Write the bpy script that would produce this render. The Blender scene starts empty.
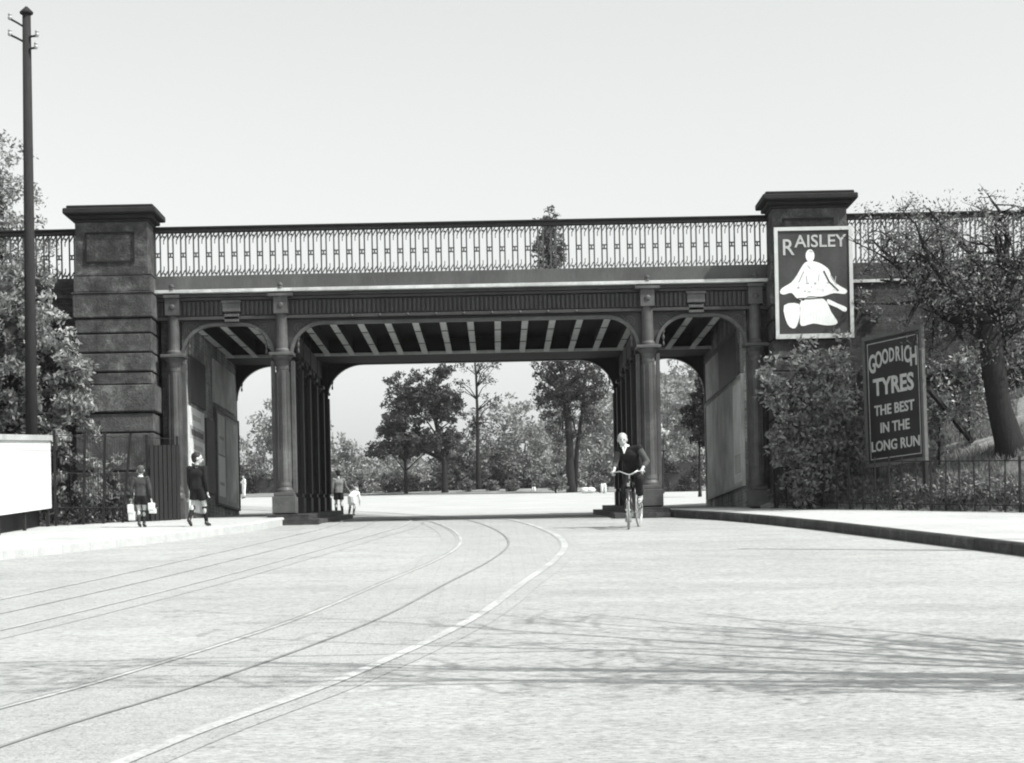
import bpy, math, random
import numpy as np
from mathutils import Vector, Matrix, noise
random.seed(7); rng = np.random.default_rng(7)
PI = math.pi
W, H = 1024, 763
F = 1930.0; PX, PY = 500.0, 585.0; E = 1.5; ROLL = math.radians(1.15)
CR, SR = math.cos(ROLL), math.sin(ROLL)
scene = bpy.context.scene
HAZE = .00022
col = scene.collection

def P(x, y, d):
    """where the thing seen at this spot of the photograph stands, at distance d"""
    dx, dy = x-PX, y-PY
    u = dx*CR - dy*SR; v = dx*SR + dy*CR
    return Vector((u*d/F, d, E - v*d/F))

GP = [(-60,-3.0),(-20,-1.3),(0,0.0),(38.6,2.80),(46.5,3.16),(120,7.22),(150,8.8),(175,9.2),(2000,12)]
def g(Y):
    for (a,za),(b,zb) in zip(GP, GP[1:]):
        if Y <= b: return za + (zb-za)*(Y-a)/(b-a)
    return GP[-1][1]
def interp(pts, t):
    if t <= pts[0][0]: return pts[0][1]
    for (a,xa),(b,xb) in zip(pts, pts[1:]):
        if t <= b: return xa + (xb-xa)*(t-a)/(b-a)
    return pts[-1][1]

# ------------------------------------------------------------------ materials
def mat(name, v, rough=0.85, var=0.25, scale=6.0, bump=0.0, bscale=40.0, stretch=(1,1,1), spec=0.3, metal=0.0,
        island=0.0, trans=0.0, fine=0.0, stain=0.0, fleck=0.0, speck=0.0):
    m = bpy.data.materials.new(name); m.use_nodes = True
    nt = m.node_tree; N = nt.nodes; L = nt.links; N.clear()
    out = N.new('ShaderNodeOutputMaterial'); b = N.new('ShaderNodeBsdfPrincipled')
    b.inputs['Roughness'].default_value = rough; b.inputs['Specular IOR Level'].default_value = spec
    b.inputs['Metallic'].default_value = metal
    tc = N.new('ShaderNodeTexCoord'); mp = N.new('ShaderNodeMapping'); mp.inputs['Scale'].default_value = stretch
    L.new(tc.outputs['Object'], mp.inputs['Vector'])
    def noise_(sc, det=6, rg=0.6):
        n = N.new('ShaderNodeTexNoise'); n.inputs['Scale'].default_value = sc; n.inputs['Detail'].default_value = det
        n.inputs['Roughness'].default_value = rg; L.new(mp.outputs[0], n.inputs['Vector']); return n
    def maprange(sock, lo, hi, a=0.3, c=0.7):
        r = N.new('ShaderNodeMapRange'); r.inputs[1].default_value = a; r.inputs[2].default_value = c
        r.inputs[3].default_value = lo; r.inputs[4].default_value = hi; L.new(sock, r.inputs[0]); return r.outputs[0]
    def mul(a, c):
        r = N.new('ShaderNodeMath'); r.operation = 'MULTIPLY'
        for i, s in enumerate((a, c)):
            if isinstance(s, (int, float)): r.inputs[i].default_value = s
            else: L.new(s, r.inputs[i])
        return r.outputs[0]
    s = mul(maprange(noise_(scale).outputs[0], 1-var, 1+var), v)
    if fine: s = mul(s, maprange(noise_(scale*14, 3).outputs[0], 1-fine, 1+fine))
    if stain: s = mul(s, maprange(noise_(scale*0.23, 8, 0.7).outputs[0], 1-stain, 1.0, 0.42, 0.56))
    if speck:
        s = mul(s, maprange(noise_(38, 3, .7).outputs[0], 1.0-speck, 1.0, 0.34, 0.46)); s = mul(s, maprange(noise_(9, 5, .75).outputs[0], 1.0-speck*.6, 1.0, 0.33, 0.44)); s = mul(s, maprange(noise_(.45, 4, .6).outputs[0], .93, 1.05, .35, .65))
    if fleck: s = mul(s, maprange(noise_(scale*.7, 7, 0.75).outputs[0], 1.0, 1+fleck, 0.50, 0.64))
    if island:
        gm = N.new('ShaderNodeNewGeometry')
        s = mul(s, maprange(gm.outputs['Random Per Island'], 1-island, 1+island, 0, 1))
    cc = N.new('ShaderNodeCombineColor')
    for i, k in enumerate((0.975, 1.0, 0.985)): L.new(mul(s, k), cc.inputs[i])
    L.new(cc.outputs[0], b.inputs['Base Color'])
    if bump:
        bn = N.new('ShaderNodeBump'); bn.inputs['Strength'].default_value = bump; bn.inputs['Distance'].default_value = 0.02
        L.new(noise_(bscale, 4).outputs[0], bn.inputs['Height']); L.new(bn.outputs[0], b.inputs['Normal'])
    if trans:
        t = N.new('ShaderNodeBsdfTranslucent'); L.new(cc.outputs[0], t.inputs[0])
        mx = N.new('ShaderNodeMixShader'); mx.inputs[0].default_value = trans
        L.new(b.outputs[0], mx.inputs[1]); L.new(t.outputs[0], mx.inputs[2]); L.new(mx.outputs[0], out.inputs[0])
    else: L.new(b.outputs[0], out.inputs[0])
    m['_'] = 1
    return m

M = dict(
    road=mat('worn_road', .345, .9, .08, 1.7, .6, 45, stretch=(.55,1,1), fine=.22, stain=.10, speck=.42),
    far_road=mat('dusty_road', .37, .9, .08, .6, .2, 40, fine=.08, speck=.2),
    sett=mat('stone_setts', .335, .85, .08, 5, .5, 30, fine=.22, speck=.42),
    rail=mat('steel_rail', .42, .5, .2, 1.2, spec=.5, fine=.25, speck=.4), rail_dull=mat('dull_rail', .37, .6, .15, 3, spec=.4, fine=.2), slot_dull=mat('filled_slot', .30, .8, .2, 4),
    slot=mat('conduit_slot', .21, .6, .2, 4),
    pave=mat('paving', .43, .9, .06, 1.2, .3, 30, fine=.10, stain=.08, speck=.16),
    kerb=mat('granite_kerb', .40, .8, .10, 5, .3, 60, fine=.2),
    kerb_dark=mat('dark_shaded_kerb', .045, .8, .35, 5, .5, 40, fine=.3, fleck=.8),  # right kerb's shaded face is put into the colour; plinth steps share it
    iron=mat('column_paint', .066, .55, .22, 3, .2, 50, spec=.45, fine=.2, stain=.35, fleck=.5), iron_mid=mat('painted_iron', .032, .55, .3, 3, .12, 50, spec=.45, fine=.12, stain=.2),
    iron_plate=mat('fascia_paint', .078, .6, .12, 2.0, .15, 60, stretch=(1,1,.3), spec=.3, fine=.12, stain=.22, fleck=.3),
    iron_dark=mat('dark_shaded_iron', .012, .6, .3, 3, .15, 50),  # dark iron; shade under the deck is painted into the inner columns with it
    iron_rail=mat('lattice_iron', .07, .5, .2, 4, spec=.4),
    ledge=mat('pale_ledge', .55, .7, .12, 4, fine=.15, stain=.3),
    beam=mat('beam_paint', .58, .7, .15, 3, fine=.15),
    soot_shade=mat('sooty_shaded_plates', .012, .9, .3, 2),  # soot on deck plates; also paints recess shade on beam webs and rear girder
    pierstone=mat('blackened_stone', .058, .85, .45, 3.5, .9, 22, fine=.45, stain=.5, fleck=1.1),
    brick=mat('sooty_brick', .045, .85, .35, 4, .8, 26, stretch=(1,1,1.6), fine=.35, stain=.4, fleck=.8),
    capstone=mat('cap_stone', .016, .85, .3, 5, .5, 30, fine=.2),
    wallin=mat('abutment_brick', .22, .85, .5, 1.3, .5, 26, stretch=(1,1,.35), fine=.25, stain=.5, fleck=1.5),
    wood=mat('weathered_pole', .02, .9, .3, 6, .5, 30, stretch=(6,6,.5), fine=.3),
    whiteboard=mat('white_hoarding', .60, .7, .05, 1.5, fine=.04, stain=.12),
    boardgrey=mat('grey_board', .38, .8, .15, 2, fine=.08, stain=.2),
    frame=mat('board_frame', .09, .7, .2, 4),
    poster_dark=mat('poster_ground', .05, .6, .25, 1.6, fine=.1, stain=.3),
    poster_mid=mat('poster_mid', .48, .7, .25, 1.5, fine=.12, stain=.3),
    poster_light=mat('poster_pale', .75, .7, .12, 2.0, fine=.1, stain=.2),
    poster_white=mat('poster_white', .80, .7, .08, 6, fine=.1),
    paper_frame=mat('poster_border', .52, .7, .1, 5),
    letter=mat('sign_letter', .42, .7, .15, 6, fine=.1),
    signblack=mat('sign_black', .022, .5, .2, 2, stain=.2),
    fence=mat('fence_iron', .010, .6, .2, 4),
    fenceboard=mat('fence_board', .012, .8, .3, 2.5, .4, 20, stretch=(4,4,.4), fine=.3),
    soil=mat('soil', .06, .95, .4, 3, .8, 14, fine=.3),
    ground=mat('rough_ground', .10, .95, .3, .4, .4, 6, fine=.3),
    grassbank=mat('bank_grass', .22, .95, .45, 1.8, .9, 16, fine=.35, stain=.5),
    grass=mat('grass_blades', .22, .8, .25, 1.5, island=.5, trans=.2),
    bark=mat('bark', .014, .9, .35, 6, .8, 22, stretch=(2,2,.5), fine=.3),
    barkpale=mat('pale_bark', .07, .9, .35, 6, .8, 22, fine=.3),
    leafblack=mat('clipped_leaves', .012, .6, .3, .8, island=.4, trans=.05, spec=.3), leaf=mat('leaves', .13, .5, .3, .8, island=.55, trans=.25, spec=.5),
    leafdark=mat('dark_leaves', .045, .55, .3, .8, island=.5, trans=.15, spec=.4),
    leafpale=mat('pale_leaves', .25, .5, .3, .6, island=.55, trans=.25, spec=.5),
    leaffar=mat('haze_pale_leaves', .24, .7, .3, .25, island=.35, trans=.2),  # colour raised so part of the distance haze is painted into the leaves
    blossom=mat('blossom', .6, .7, .2, 2, island=.3, trans=.2),
    skin=mat('skin', .42, .6, .05, 9),
    cloth_dark=mat('dark_cloth', .018, .95, .3, 9, .3, 60, spec=.15),
    cloth_grey=mat('grey_cloth', .05, .95, .25, 9, .3, 60, spec=.15),
    cloth_shirt=mat('grey_shirt', .07, .95, .2, 9, .3, 60, spec=.15), cloth_grey2=mat('drab_jacket', .16, .95, .15, 9, .3, 60, spec=.15), cloth_mid=mat('pale_jacket', .36, .95, .15, 9, .3, 60, spec=.15),
    cloth_white=mat('white_cloth', .75, .9, .08, 9, .2, 60),
    hair_dark=mat('dark_hair', .015, .6, .3, 30), hair_mid=mat('brown_hair', .07, .6, .3, 30), hair_fair=mat('fair_hair', .34, .6, .15, 30),
    shoe=mat('shoe_leather', .02, .45, .2, 9, spec=.5),
    tyre=mat('tyre_rubber', .30, .8, .2, 9), chrome=mat('plated_metal', .55, .3, .1, 5, metal=.6, spec=.5),
    bikeframe=mat('black_enamel', .02, .3, .1, 5, spec=.6), saddle=mat('saddle_leather', .03, .5, .2, 9),
    glass=mat('window_dark', .04, .2, .1, 3, spec=.6), spire=mat('spire_stone', .22, .9, .2, 1.0, fine=.2),
    roof=mat('roof_slate', .12, .8, .2, 2), render=mat('house_render', .5, .9, .1, 1),
    porcelain=mat('insulator', .3, .3, .1, 5, spec=.6),
)

def setts_texture(m):
    nt = m.node_tree; N = nt.nodes; L = nt.links
    b = [n for n in N if n.type == 'BSDF_PRINCIPLED'][0]
    link = b.inputs['Base Color'].links[0]; src = link.from_socket
    tc = [n for n in N if n.type == 'TEX_COORD'][0]
    br = N.new('ShaderNodeTexBrick'); br.inputs['Scale'].default_value = 1.0
    br.inputs['Brick Width'].default_value = .30; br.inputs['Row Height'].default_value = .16; br.inputs['Mortar Size'].default_value = .012
    br.inputs['Color1'].default_value = (1,1,1,1); br.inputs['Color2'].default_value = (.88,.88,.88,1); br.inputs['Mortar'].default_value = (.62,.62,.62,1)
    L.new(tc.outputs['Object'], br.inputs['Vector'])
    mx = N.new('ShaderNodeMix'); mx.data_type = 'RGBA'; mx.blend_type = 'MULTIPLY'; mx.inputs[0].default_value = .3
    L.new(src, mx.inputs[6]); L.new(br.outputs[0], mx.inputs[7]); L.new(mx.outputs[2], b.inputs['Base Color'])
setts_texture(M['sett'])
def brick_pattern(m, w, h, axis, mort=1.5, c1=1.25, c2=.7, fac=.8, flat=False, ms=.006):
    nt = m.node_tree; N = nt.nodes; L = nt.links
    b = [n for n in N if n.type == 'BSDF_PRINCIPLED'][0]
    src = b.inputs['Base Color'].links[0].from_socket
    tc = [n for n in N if n.type == 'TEX_COORD'][0]
    sp = N.new('ShaderNodeSeparateXYZ'); cb = N.new('ShaderNodeCombineXYZ'); ad = N.new('ShaderNodeMath'); ad.operation = 'ADD'
    L.new(tc.outputs['Object'], sp.inputs[0]); L.new(sp.outputs[0], ad.inputs[0]); L.new(sp.outputs[1], ad.inputs[1])
    L.new(sp.outputs[0] if flat else ad.outputs[0], cb.inputs[0]); L.new(sp.outputs[1] if flat else sp.outputs[2], cb.inputs[1])
    br = N.new('ShaderNodeTexBrick'); br.inputs['Scale'].default_value = 1.0
    br.inputs['Brick Width'].default_value = w; br.inputs['Row Height'].default_value = h; br.inputs['Mortar Size'].default_value = ms
    br.inputs['Color1'].default_value = (c1,c1,c1,1); br.inputs['Color2'].default_value = (c2,c2,c2,1); br.inputs['Mortar'].default_value = (mort,mort,mort,1)
    L.new(cb.outputs[0], br.inputs['Vector'])
    mx = N.new('ShaderNodeMix'); mx.data_type = 'RGBA'; mx.blend_type = 'MULTIPLY'; mx.inputs[0].default_value = fac; mx.clamp_result = False
    L.new(src, mx.inputs[6]); L.new(br.outputs[0], mx.inputs[7]); L.new(mx.outputs[2], b.inputs['Base Color'])
brick_pattern(M['brick'], .225, .075, 0); brick_pattern(M['wallin'], .225, .075, 0)
brick_pattern(M['kerb'], 1.0, 9, 0, .7, 1.03, .95, .8, False, .010); brick_pattern(M['kerb_dark'], 1.0, 9, 0, .4, 1.15, .85, .9, False, .012); brick_pattern(M['pave'], .9, .6, 0, .72, 1.03, .93, .8, True, .010)
brick_pattern(M['pierstone'], 1.3, 20, 0, .5, 1.1, .85, .6, False, .006)

# ------------------------------------------------------------------ mesh builder
class MB:
    def __init__(s): s.v = []; s.f = []
    def add(s, vs, fs):
        o = len(s.v); s.v += [tuple(p) for p in vs]; s.f += [tuple(i+o for i in f) for f in fs]; return s
    def box(s, x0, x1, y0, y1, z0, z1):
        vs = [(x,y,z) for z in (z0,z1) for y in (y0,y1) for x in (x0,x1)]
        return s.add(vs, [(0,2,3,1),(4,5,7,6),(0,1,5,4),(2,6,7,3),(0,4,6,2),(1,3,7,5)])
    def bar(s, a, b, w, h=None, up=(0,0,1)):
        a, b = Vector(a), Vector(b); d = (b-a).normalized(); u = Vector(up)
        if abs(d.dot(u)) > .98: u = Vector((0,1,0)) if abs(d.y) < .9 else Vector((1,0,0))
        r = d.cross(u).normalized(); u = r.cross(d); h = h or w
        vs = [p + r*sx*w/2 + u*sz*h/2 for p in (a,b) for sx, sz in ((-1,-1),(1,-1),(1,1),(-1,1))]
        return s.add(vs, [(3,2,1,0),(4,5,6,7),(0,1,5,4),(1,2,6,5),(2,3,7,6),(3,0,4,7)])
    def tube(s, pts, rad, n=8, caps=True):
        pts = [Vector(p) for p in pts]; k = len(pts)
        if isinstance(rad, (int,float)): rad = [rad]*k
        rings = []; ref = None
        for i in range(k):
            d = (pts[min(i+1,k-1)] - pts[max(i-1,0)])
            d = d.normalized() if d.length > 1e-9 else Vector((0,0,1))
            if ref is None: ref = Vector((1,0,0)) if abs(d.x) < .8 else Vector((0,1,0))
            r = (ref - d*ref.dot(d)).normalized(); ref = r; t = d.cross(r)
            rings.append([pts[i] + (r*math.cos(2*PI*j/n) + t*math.sin(2*PI*j/n))*rad[i] for j in range(n)])
        vs = [p for R in rings for p in R]; fs = []
        for i in range(k-1):
            for j in range(n):
                a = i*n+j; b = i*n+(j+1)%n; fs.append((a, b, b+n, a+n))
        if caps: fs += [tuple(range(n-1,-1,-1)), tuple((k-1)*n+j for j in range(n))]
        return s.add(vs, fs)
    def lathe(s, prof, c=(0,0,0), n=20):
        vs = []; fs = []; k = len(prof)
        for r, z in prof:
            for j in range(n): vs.append((c[0]+r*math.cos(2*PI*j/n), c[1]+r*math.sin(2*PI*j/n), c[2]+z))
        for i in range(k-1):
            for j in range(n):
                a = i*n+j; b = i*n+(j+1)%n; fs.append((a,b,b+n,a+n))
        fs += [tuple(range(n-1,-1,-1)), tuple((k-1)*n+j for j in range(n))]
        return s.add(vs, fs)
    def ell(s, c, r, n=12, m=8, rot=None):
        vs = []; fs = []
        for i in range(1, m):
            t = PI*i/m
            for j in range(n):
                p = Vector((r[0]*math.sin(t)*math.cos(2*PI*j/n), r[1]*math.sin(t)*math.sin(2*PI*j/n), r[2]*math.cos(t)))
                if rot: p = rot @ p
                vs.append(p + Vector(c))
        for sgn in (1,-1):
            p = Vector((0,0,r[2]*sgn)); p = rot @ p if rot else p; vs.append(p + Vector(c))
        for i in range(m-2):
            for j in range(n):
                a = i*n+j; b = i*n+(j+1)%n; fs.append((a, a+n, b+n, b))
        T = (m-1)*n
        for j in range(n): fs += [(T, j, (j+1)%n), (T+1, (m-2)*n+(j+1)%n, (m-2)*n+j)]
        return s.add(vs, fs)
    def cap(s, a, b, ra, rb, n=10):
        """tapered limb with round ends"""
        a, b = Vector(a), Vector(b); d = (b-a)
        d = d.normalized() if d.length > 1e-9 else Vector((0,0,1))
        pts = []; rr = []
        for t in (-.98,-.8,-.45): pts.append(a + d*ra*t); rr.append(ra*math.sqrt(1-t*t))
        for t in (0,.5,1): pts.append(a.lerp(b,t)); rr.append(ra+(rb-ra)*t)
        for t in (.45,.8,.98): pts.append(b + d*rb*t); rr.append(rb*math.sqrt(1-t*t))
        return s.tube(pts, rr, n)
    def prism(s, poly, axis_map, depth):
        """poly: 2-D outline, axis_map(u,v,w)->xyz, extruded 0..depth"""
        n = len(poly)
        vs = [axis_map(u,v,0) for u,v in poly] + [axis_map(u,v,depth) for u,v in poly]
        return s.add(vs, [tuple(range(n)), tuple(range(2*n-1,n-1,-1))] + [(i,(i+1)%n+0, (i+1)%n+n, i+n) for i in range(n)])
    def build(s, name, m, parent=None, smooth=False, bevel=0, fix=True):
        me = bpy.data.meshes.new(name); me.from_pydata(s.v, [], s.f); me.update()
        if fix:
            import bmesh
            bm = bmesh.new(); bm.from_mesh(me); bmesh.ops.recalc_face_normals(bm, faces=bm.faces); bm.to_mesh(me); bm.free()
        return link(name, me, m, parent, smooth, bevel)

def link(name, me, m, parent=None, smooth=False, bevel=0):
    o = bpy.data.objects.new(name, me); col.objects.link(o)
    me.materials.append(M[m] if isinstance(m, str) else m)
    if smooth: me.polygons.foreach_set('use_smooth', [True]*len(me.polygons)); me.update()
    if bevel:
        b = o.modifiers.new('bevel', 'BEVEL'); b.width = bevel; b.segments = 2; b.limit_method = 'ANGLE'
    if parent is not None: o.parent = parent
    return o
def tag(o, label=None, cat=None, group=None, kind=None):
    if label: o['label'] = label
    if cat: o['category'] = cat
    if group: o['group'] = group
    if kind: o['kind'] = kind
    return o
def thing(name, label, cat, loc=(0,0,0), rz=0, group=None):
    o = bpy.data.objects.new(name, None); col.objects.link(o); o.empty_display_size = .2
    o.location = loc; o.rotation_euler = (0,0,rz); return tag(o, label, cat, group)
def struct(o): return tag(o, kind='structure')
def copy_tree(o, parent=None):
    c = o.copy(); col.objects.link(c); c.parent = parent
    for ch in [x for x in bpy.data.objects if x.parent is o]: copy_tree(ch, c)
    return c
def text_obj(name, s, size, m, parent, loc, rot=(PI/2,0,0), bold=.012, depth=.004, sx=1.0, align='CENTER', shear=0):
    cu = bpy.data.curves.new('t', 'FONT'); cu.body = s; cu.size = size; cu.extrude = depth; cu.offset = bold*size; cu.shear = shear
    cu.align_x = align; cu.resolution_u = 3
    t = bpy.data.objects.new('t', cu); col.objects.link(t)
    dg = bpy.context.evaluated_depsgraph_get(); dg.update()
    me = bpy.data.meshes.new_from_object(t.evaluated_get(dg)); me.name = name
    bpy.data.objects.remove(t); bpy.data.curves.remove(cu)
    me.materials.clear()
    o = link(name, me, m, parent); o.location = loc; o.rotation_euler = rot; o.scale = (sx,1,1)
    return o

# ------------------------------------------------------------------ ground, road, pavements
def strip(name, fl, fr, Ys, zoff, m, nx=10, side=0.0, kind=True):
    vs = []; fs = []
    for Y in Ys:
        a, b = fl(Y), fr(Y)
        for i in range(nx+1): vs.append((a+(b-a)*i/nx, Y, g(Y)+zoff))
    for j in range(len(Ys)-1):
        for i in range(nx):
            a = j*(nx+1)+i; fs.append((a,a+1,a+nx+2,a+nx+1))
    mb = MB().add(vs, fs); o = mb.build(name, m, fix=False)
    return struct(o) if kind else o
def frange(a, b, st):
    n = max(1, int(round((b-a)/st))); return [a+(b-a)*i/n for i in range(n+1)]

# wide terrain sheet with gentle far hills
vs = []; fs = []
gx = [-1500,-700,-300,-150,-80,-40,-20,0,20,40,80,150,300,700,1500]; gy = [-60,-20,0,20,38.6,46.5,60,80,100,120,150,175,250,400,800,1900]
for y in gy:
    for x in gx: vs.append((x, y, g(y)-.10))
for j in range(len(gy)-1):
    for i in range(len(gx)-1):
        a = j*len(gx)+i; fs.append((a,a+1,a+len(gx)+1,a+len(gx)))
struct(MB().add(vs, fs).build('ground', 'ground', fix=False))

KR = [(-60,7.6),(0,7.4),(10,7.2),(18,7.0),(23.8,6.45),(28,5.8),(31.5,5.25),(34.3,4.7),(36.5,4.1),(38.0,3.45),(38.6,3.25),(46.5,3.25),(50,4.6),(55,8.5),(62,16),(75,26),(160,40)]
KL = [(-60,-12.5),(0,-11.6),(10,-10.6),(20,-9.2),(27.6,-7.1),(32.4,-5.4),(36,-4.5),(38.6,-4.2),(46.5,-4.2),(50,-6.5),(55,-10),(62,-17),(75,-28),(160,-44)]
kr = lambda Y: interp(KR, Y); kl = lambda Y: interp(KL, Y)
struct(strip('road', kl, kr, frange(-60,46.5,.9), 0, 'road', 14))
struct(strip('road_beyond', kl, kr, frange(46.5,150,2), 0, 'far_road', 10))

FLX = lambda Y: -8.3 + (Y-36)*2.0/2.4          # back line of the left pavement
FRX = lambda Y: 5.35 + (38.0-Y)*.80            # back line of the right pavement
def pl(Y): return -22 if Y < 35.9 else max(-9.0, min(-6.24, FLX(Y)-.3)) if Y < 38.5 else -6.24
def pr(Y): return FRX(Y) + .25 if Y < 38.0 else 4.99
PZ = .15
yy = frange(-60,34,1.0)+frange(34.2,38.6,.2)
strip('left_pavement', pl, lambda Y: kl(Y)-.14, yy+frange(39,46.5,.5), PZ, 'pave', 8)
strip('right_pavement', lambda Y: kr(Y)+.14, pr, yy+frange(39,46.5,.5), PZ, 'pave', 8)
strip('left_pavement_beyond', lambda Y: kl(Y)-3.5 if Y > 48 else -7, lambda Y: kl(Y)-.14, frange(46.6,70,1.0), PZ, 'pave', 4)
strip('right_pavement_beyond', lambda Y: kr(Y)+.14, lambda Y: kr(Y)+3.5, frange(46.6,70,1.0), PZ, 'pave', 4)
def kerb(name, fk, sgn, Ys, m):
    vs = []; fs = []; prof = [(0,-.12),(0,PZ-.02),(.02,PZ+.004),(.15,PZ+.004),(.15,-.12)]
    for Y in Ys:
        for a, z in prof: vs.append((fk(Y)+sgn*a, Y, g(Y)+z))
    n = len(prof)
    for j in range(len(Ys)-1):
        for i in range(n-1): a = j*n+i; fs.append((a,a+1,a+n+1,a+n))
    struct(MB().add(vs, fs).build(name, m))
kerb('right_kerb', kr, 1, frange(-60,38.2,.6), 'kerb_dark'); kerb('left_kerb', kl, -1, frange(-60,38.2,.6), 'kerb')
kerb('right_kerb_beyond', kr, 1, frange(46.6,70,.8), 'kerb'); kerb('left_kerb_beyond', kl, -1, frange(46.6,70,.8), 'kerb')

# tram tracks: rails and conduit slot with a band of stone setts
def ribbon(pts, w, zoff, name, m, h=.0):
    # Catmull-Rom through the points
    P_ = [Vector((x,y,0)) for x,y in pts]; P_ = [P_[0]*2-P_[1]] + P_ + [P_[-1]*2-P_[-2]]
    c = []
    for i in range(1, len(P_)-2):
        for k in range(8):
            t = k/8; a,b,cc,d = P_[i-1:i+3]
            c.append(.5*((2*b)+(cc-a)*t+(2*a-5*b+4*cc-d)*t*t+(3*b-a-3*cc+d)*t**3))
    c.append(P_[-2]); vs = []; fs = []
    for i, p in enumerate(c):
        d = (c[min(i+1,len(c)-1)]-c[max(i-1,0)]).normalized(); n = Vector((d.y,-d.x,0))
        for s in (-.5,.5): q = p+n*w*s; vs.append((q.x,q.y,g(q.y)+zoff))
    for i in range(len(c)-1): fs.append((2*i,2*i+1,2*i+3,2*i+2))
    return MB().add(vs, fs), c
def offset(pts, o):
    out = []
    for i,(x,y) in enumerate(pts):
        a = Vector(pts[max(i-1,0)]); b = Vector(pts[min(i+1,len(pts)-1)]); d = (b-a).normalized()
        out.append((x+d.y*o, y-d.x*o))
    return out
near = [(-3.75,4.0),(-3.05,7.5),(-2.48,10.3),(-1.85,12.7),(-1.10,16.6),(-.58,21),(-.10,25.2),(.14,29),(.02,33),(-.40,37.2),(-1.1,41.5),(-2.2,47),(-4.2,55),(-7.5,66),(-12,80)]
other = [(-7.6,5.0),(-6.6,9),(-5.7,13),(-4.9,17),(-4.15,22),(-3.55,27),(-3.0,32),(-2.55,36.5),(-2.6,41),(-3.4,47),(-5.6,55),(-9.2,66),(-14,79)]
for nm, t in (('near', near), ('other', other)):
    a, _ = ribbon(t, 2.1, .004, '', ''); struct(a.build('track_setts', 'sett', fix=False))
    for o_ in ((-.74, .84) if nm == 'near' else (-.72, .72)):
        wd = .09 if nm == 'near' and o_ > 0 else .05
        rm_ = 'rail' if (nm == 'near' or o_ < 0) else 'rail_dull'
        a, _ = ribbon(offset(t, o_), wd, .010, '', ''); tag(a.build('tram_rail', rm_, fix=False), kind='structure')
        if nm == 'other': continue
        a, _ = ribbon(offset(t, o_-.055), .03, .009, '', ''); tag(a.build('rail_groove', 'slot_dull', fix=False), kind='structure')
    a, _ = ribbon(t, .032, .010, '', ''); tag(a.build('conduit_slot', 'slot' if nm == 'near' else 'slot_dull', fix=False), kind='structure')

# ------------------------------------------------------------------ the bridge
D = 38.6; DB = 46.5
BR = thing('railway_bridge', 'dark iron railway bridge on columns with lattice parapet spanning the road', 'bridge', (0, D, 2.95))
def bp(mb, name, m, parent=None, **k):
    """part of the bridge: mesh is written in world coordinates"""
    p = parent or BR
    o = mb.build(name, m, None, **k); o.parent = p
    off = Vector(BR.location); o.data.transform(Matrix.Translation(-off)); return o
XL, XR = -6.24, 5.0; CL, CRt = -4.26, 3.05
Z = lambda r: E + r
# deck and fascia, front and back
bp(MB().box(-8.3, 7.0, D+.22, DB-.22, Z(5.75), Z(6.1)), 'deck', 'soot_shade')
for s, y0, y1 in ((1, D, D+.2), (-1, DB-.2, DB)):
    xa, xb = (-6.79, 5.49)
    bp(MB().box(xa, xb, y0, y1, Z(6.0), Z(6.3)), 'fascia_plate', 'iron_plate', bevel=.006)
    yf = y0 if s > 0 else y1
    m = MB(); m.box(xa, xb, min(yf-s*.22, yf-s*.0), max(yf-s*.22, yf), Z(5.93), Z(5.997)); bp(m, 'cornice_ledge', 'ledge', bevel=.008)
    m = MB(); m.box(xa, xb, min(yf-s*.12, yf+s*.15), max(yf-s*.12, yf+s*.15), Z(5.86), Z(5.927)); m.box(xa, xb, min(yf-s*.07, yf+s*.15), max(yf-s*.07,yf+s*.15), Z(5.80), Z(5.857))
    m.box(xa, xb, min(yf-s*.08, yf+s*.15), max(yf-s*.08, yf+s*.15), Z(5.41), Z(5.47)); bp(m, 'moulding', 'iron_mid', bevel=.006)
    m = MB(); m.box(xa, xb, y0+.02, y1-.02, Z(5.475), Z(5.797))
    x = xa+.04
    while x < xb-.06:
        m.box(x, x+.045, min(yf-s*.035, yf+s*.02), max(yf-s*.035, yf+s*.02), Z(5.50), Z(5.77)); x += .09
    bp(m, 'dentil_frieze', 'iron_mid')
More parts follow.
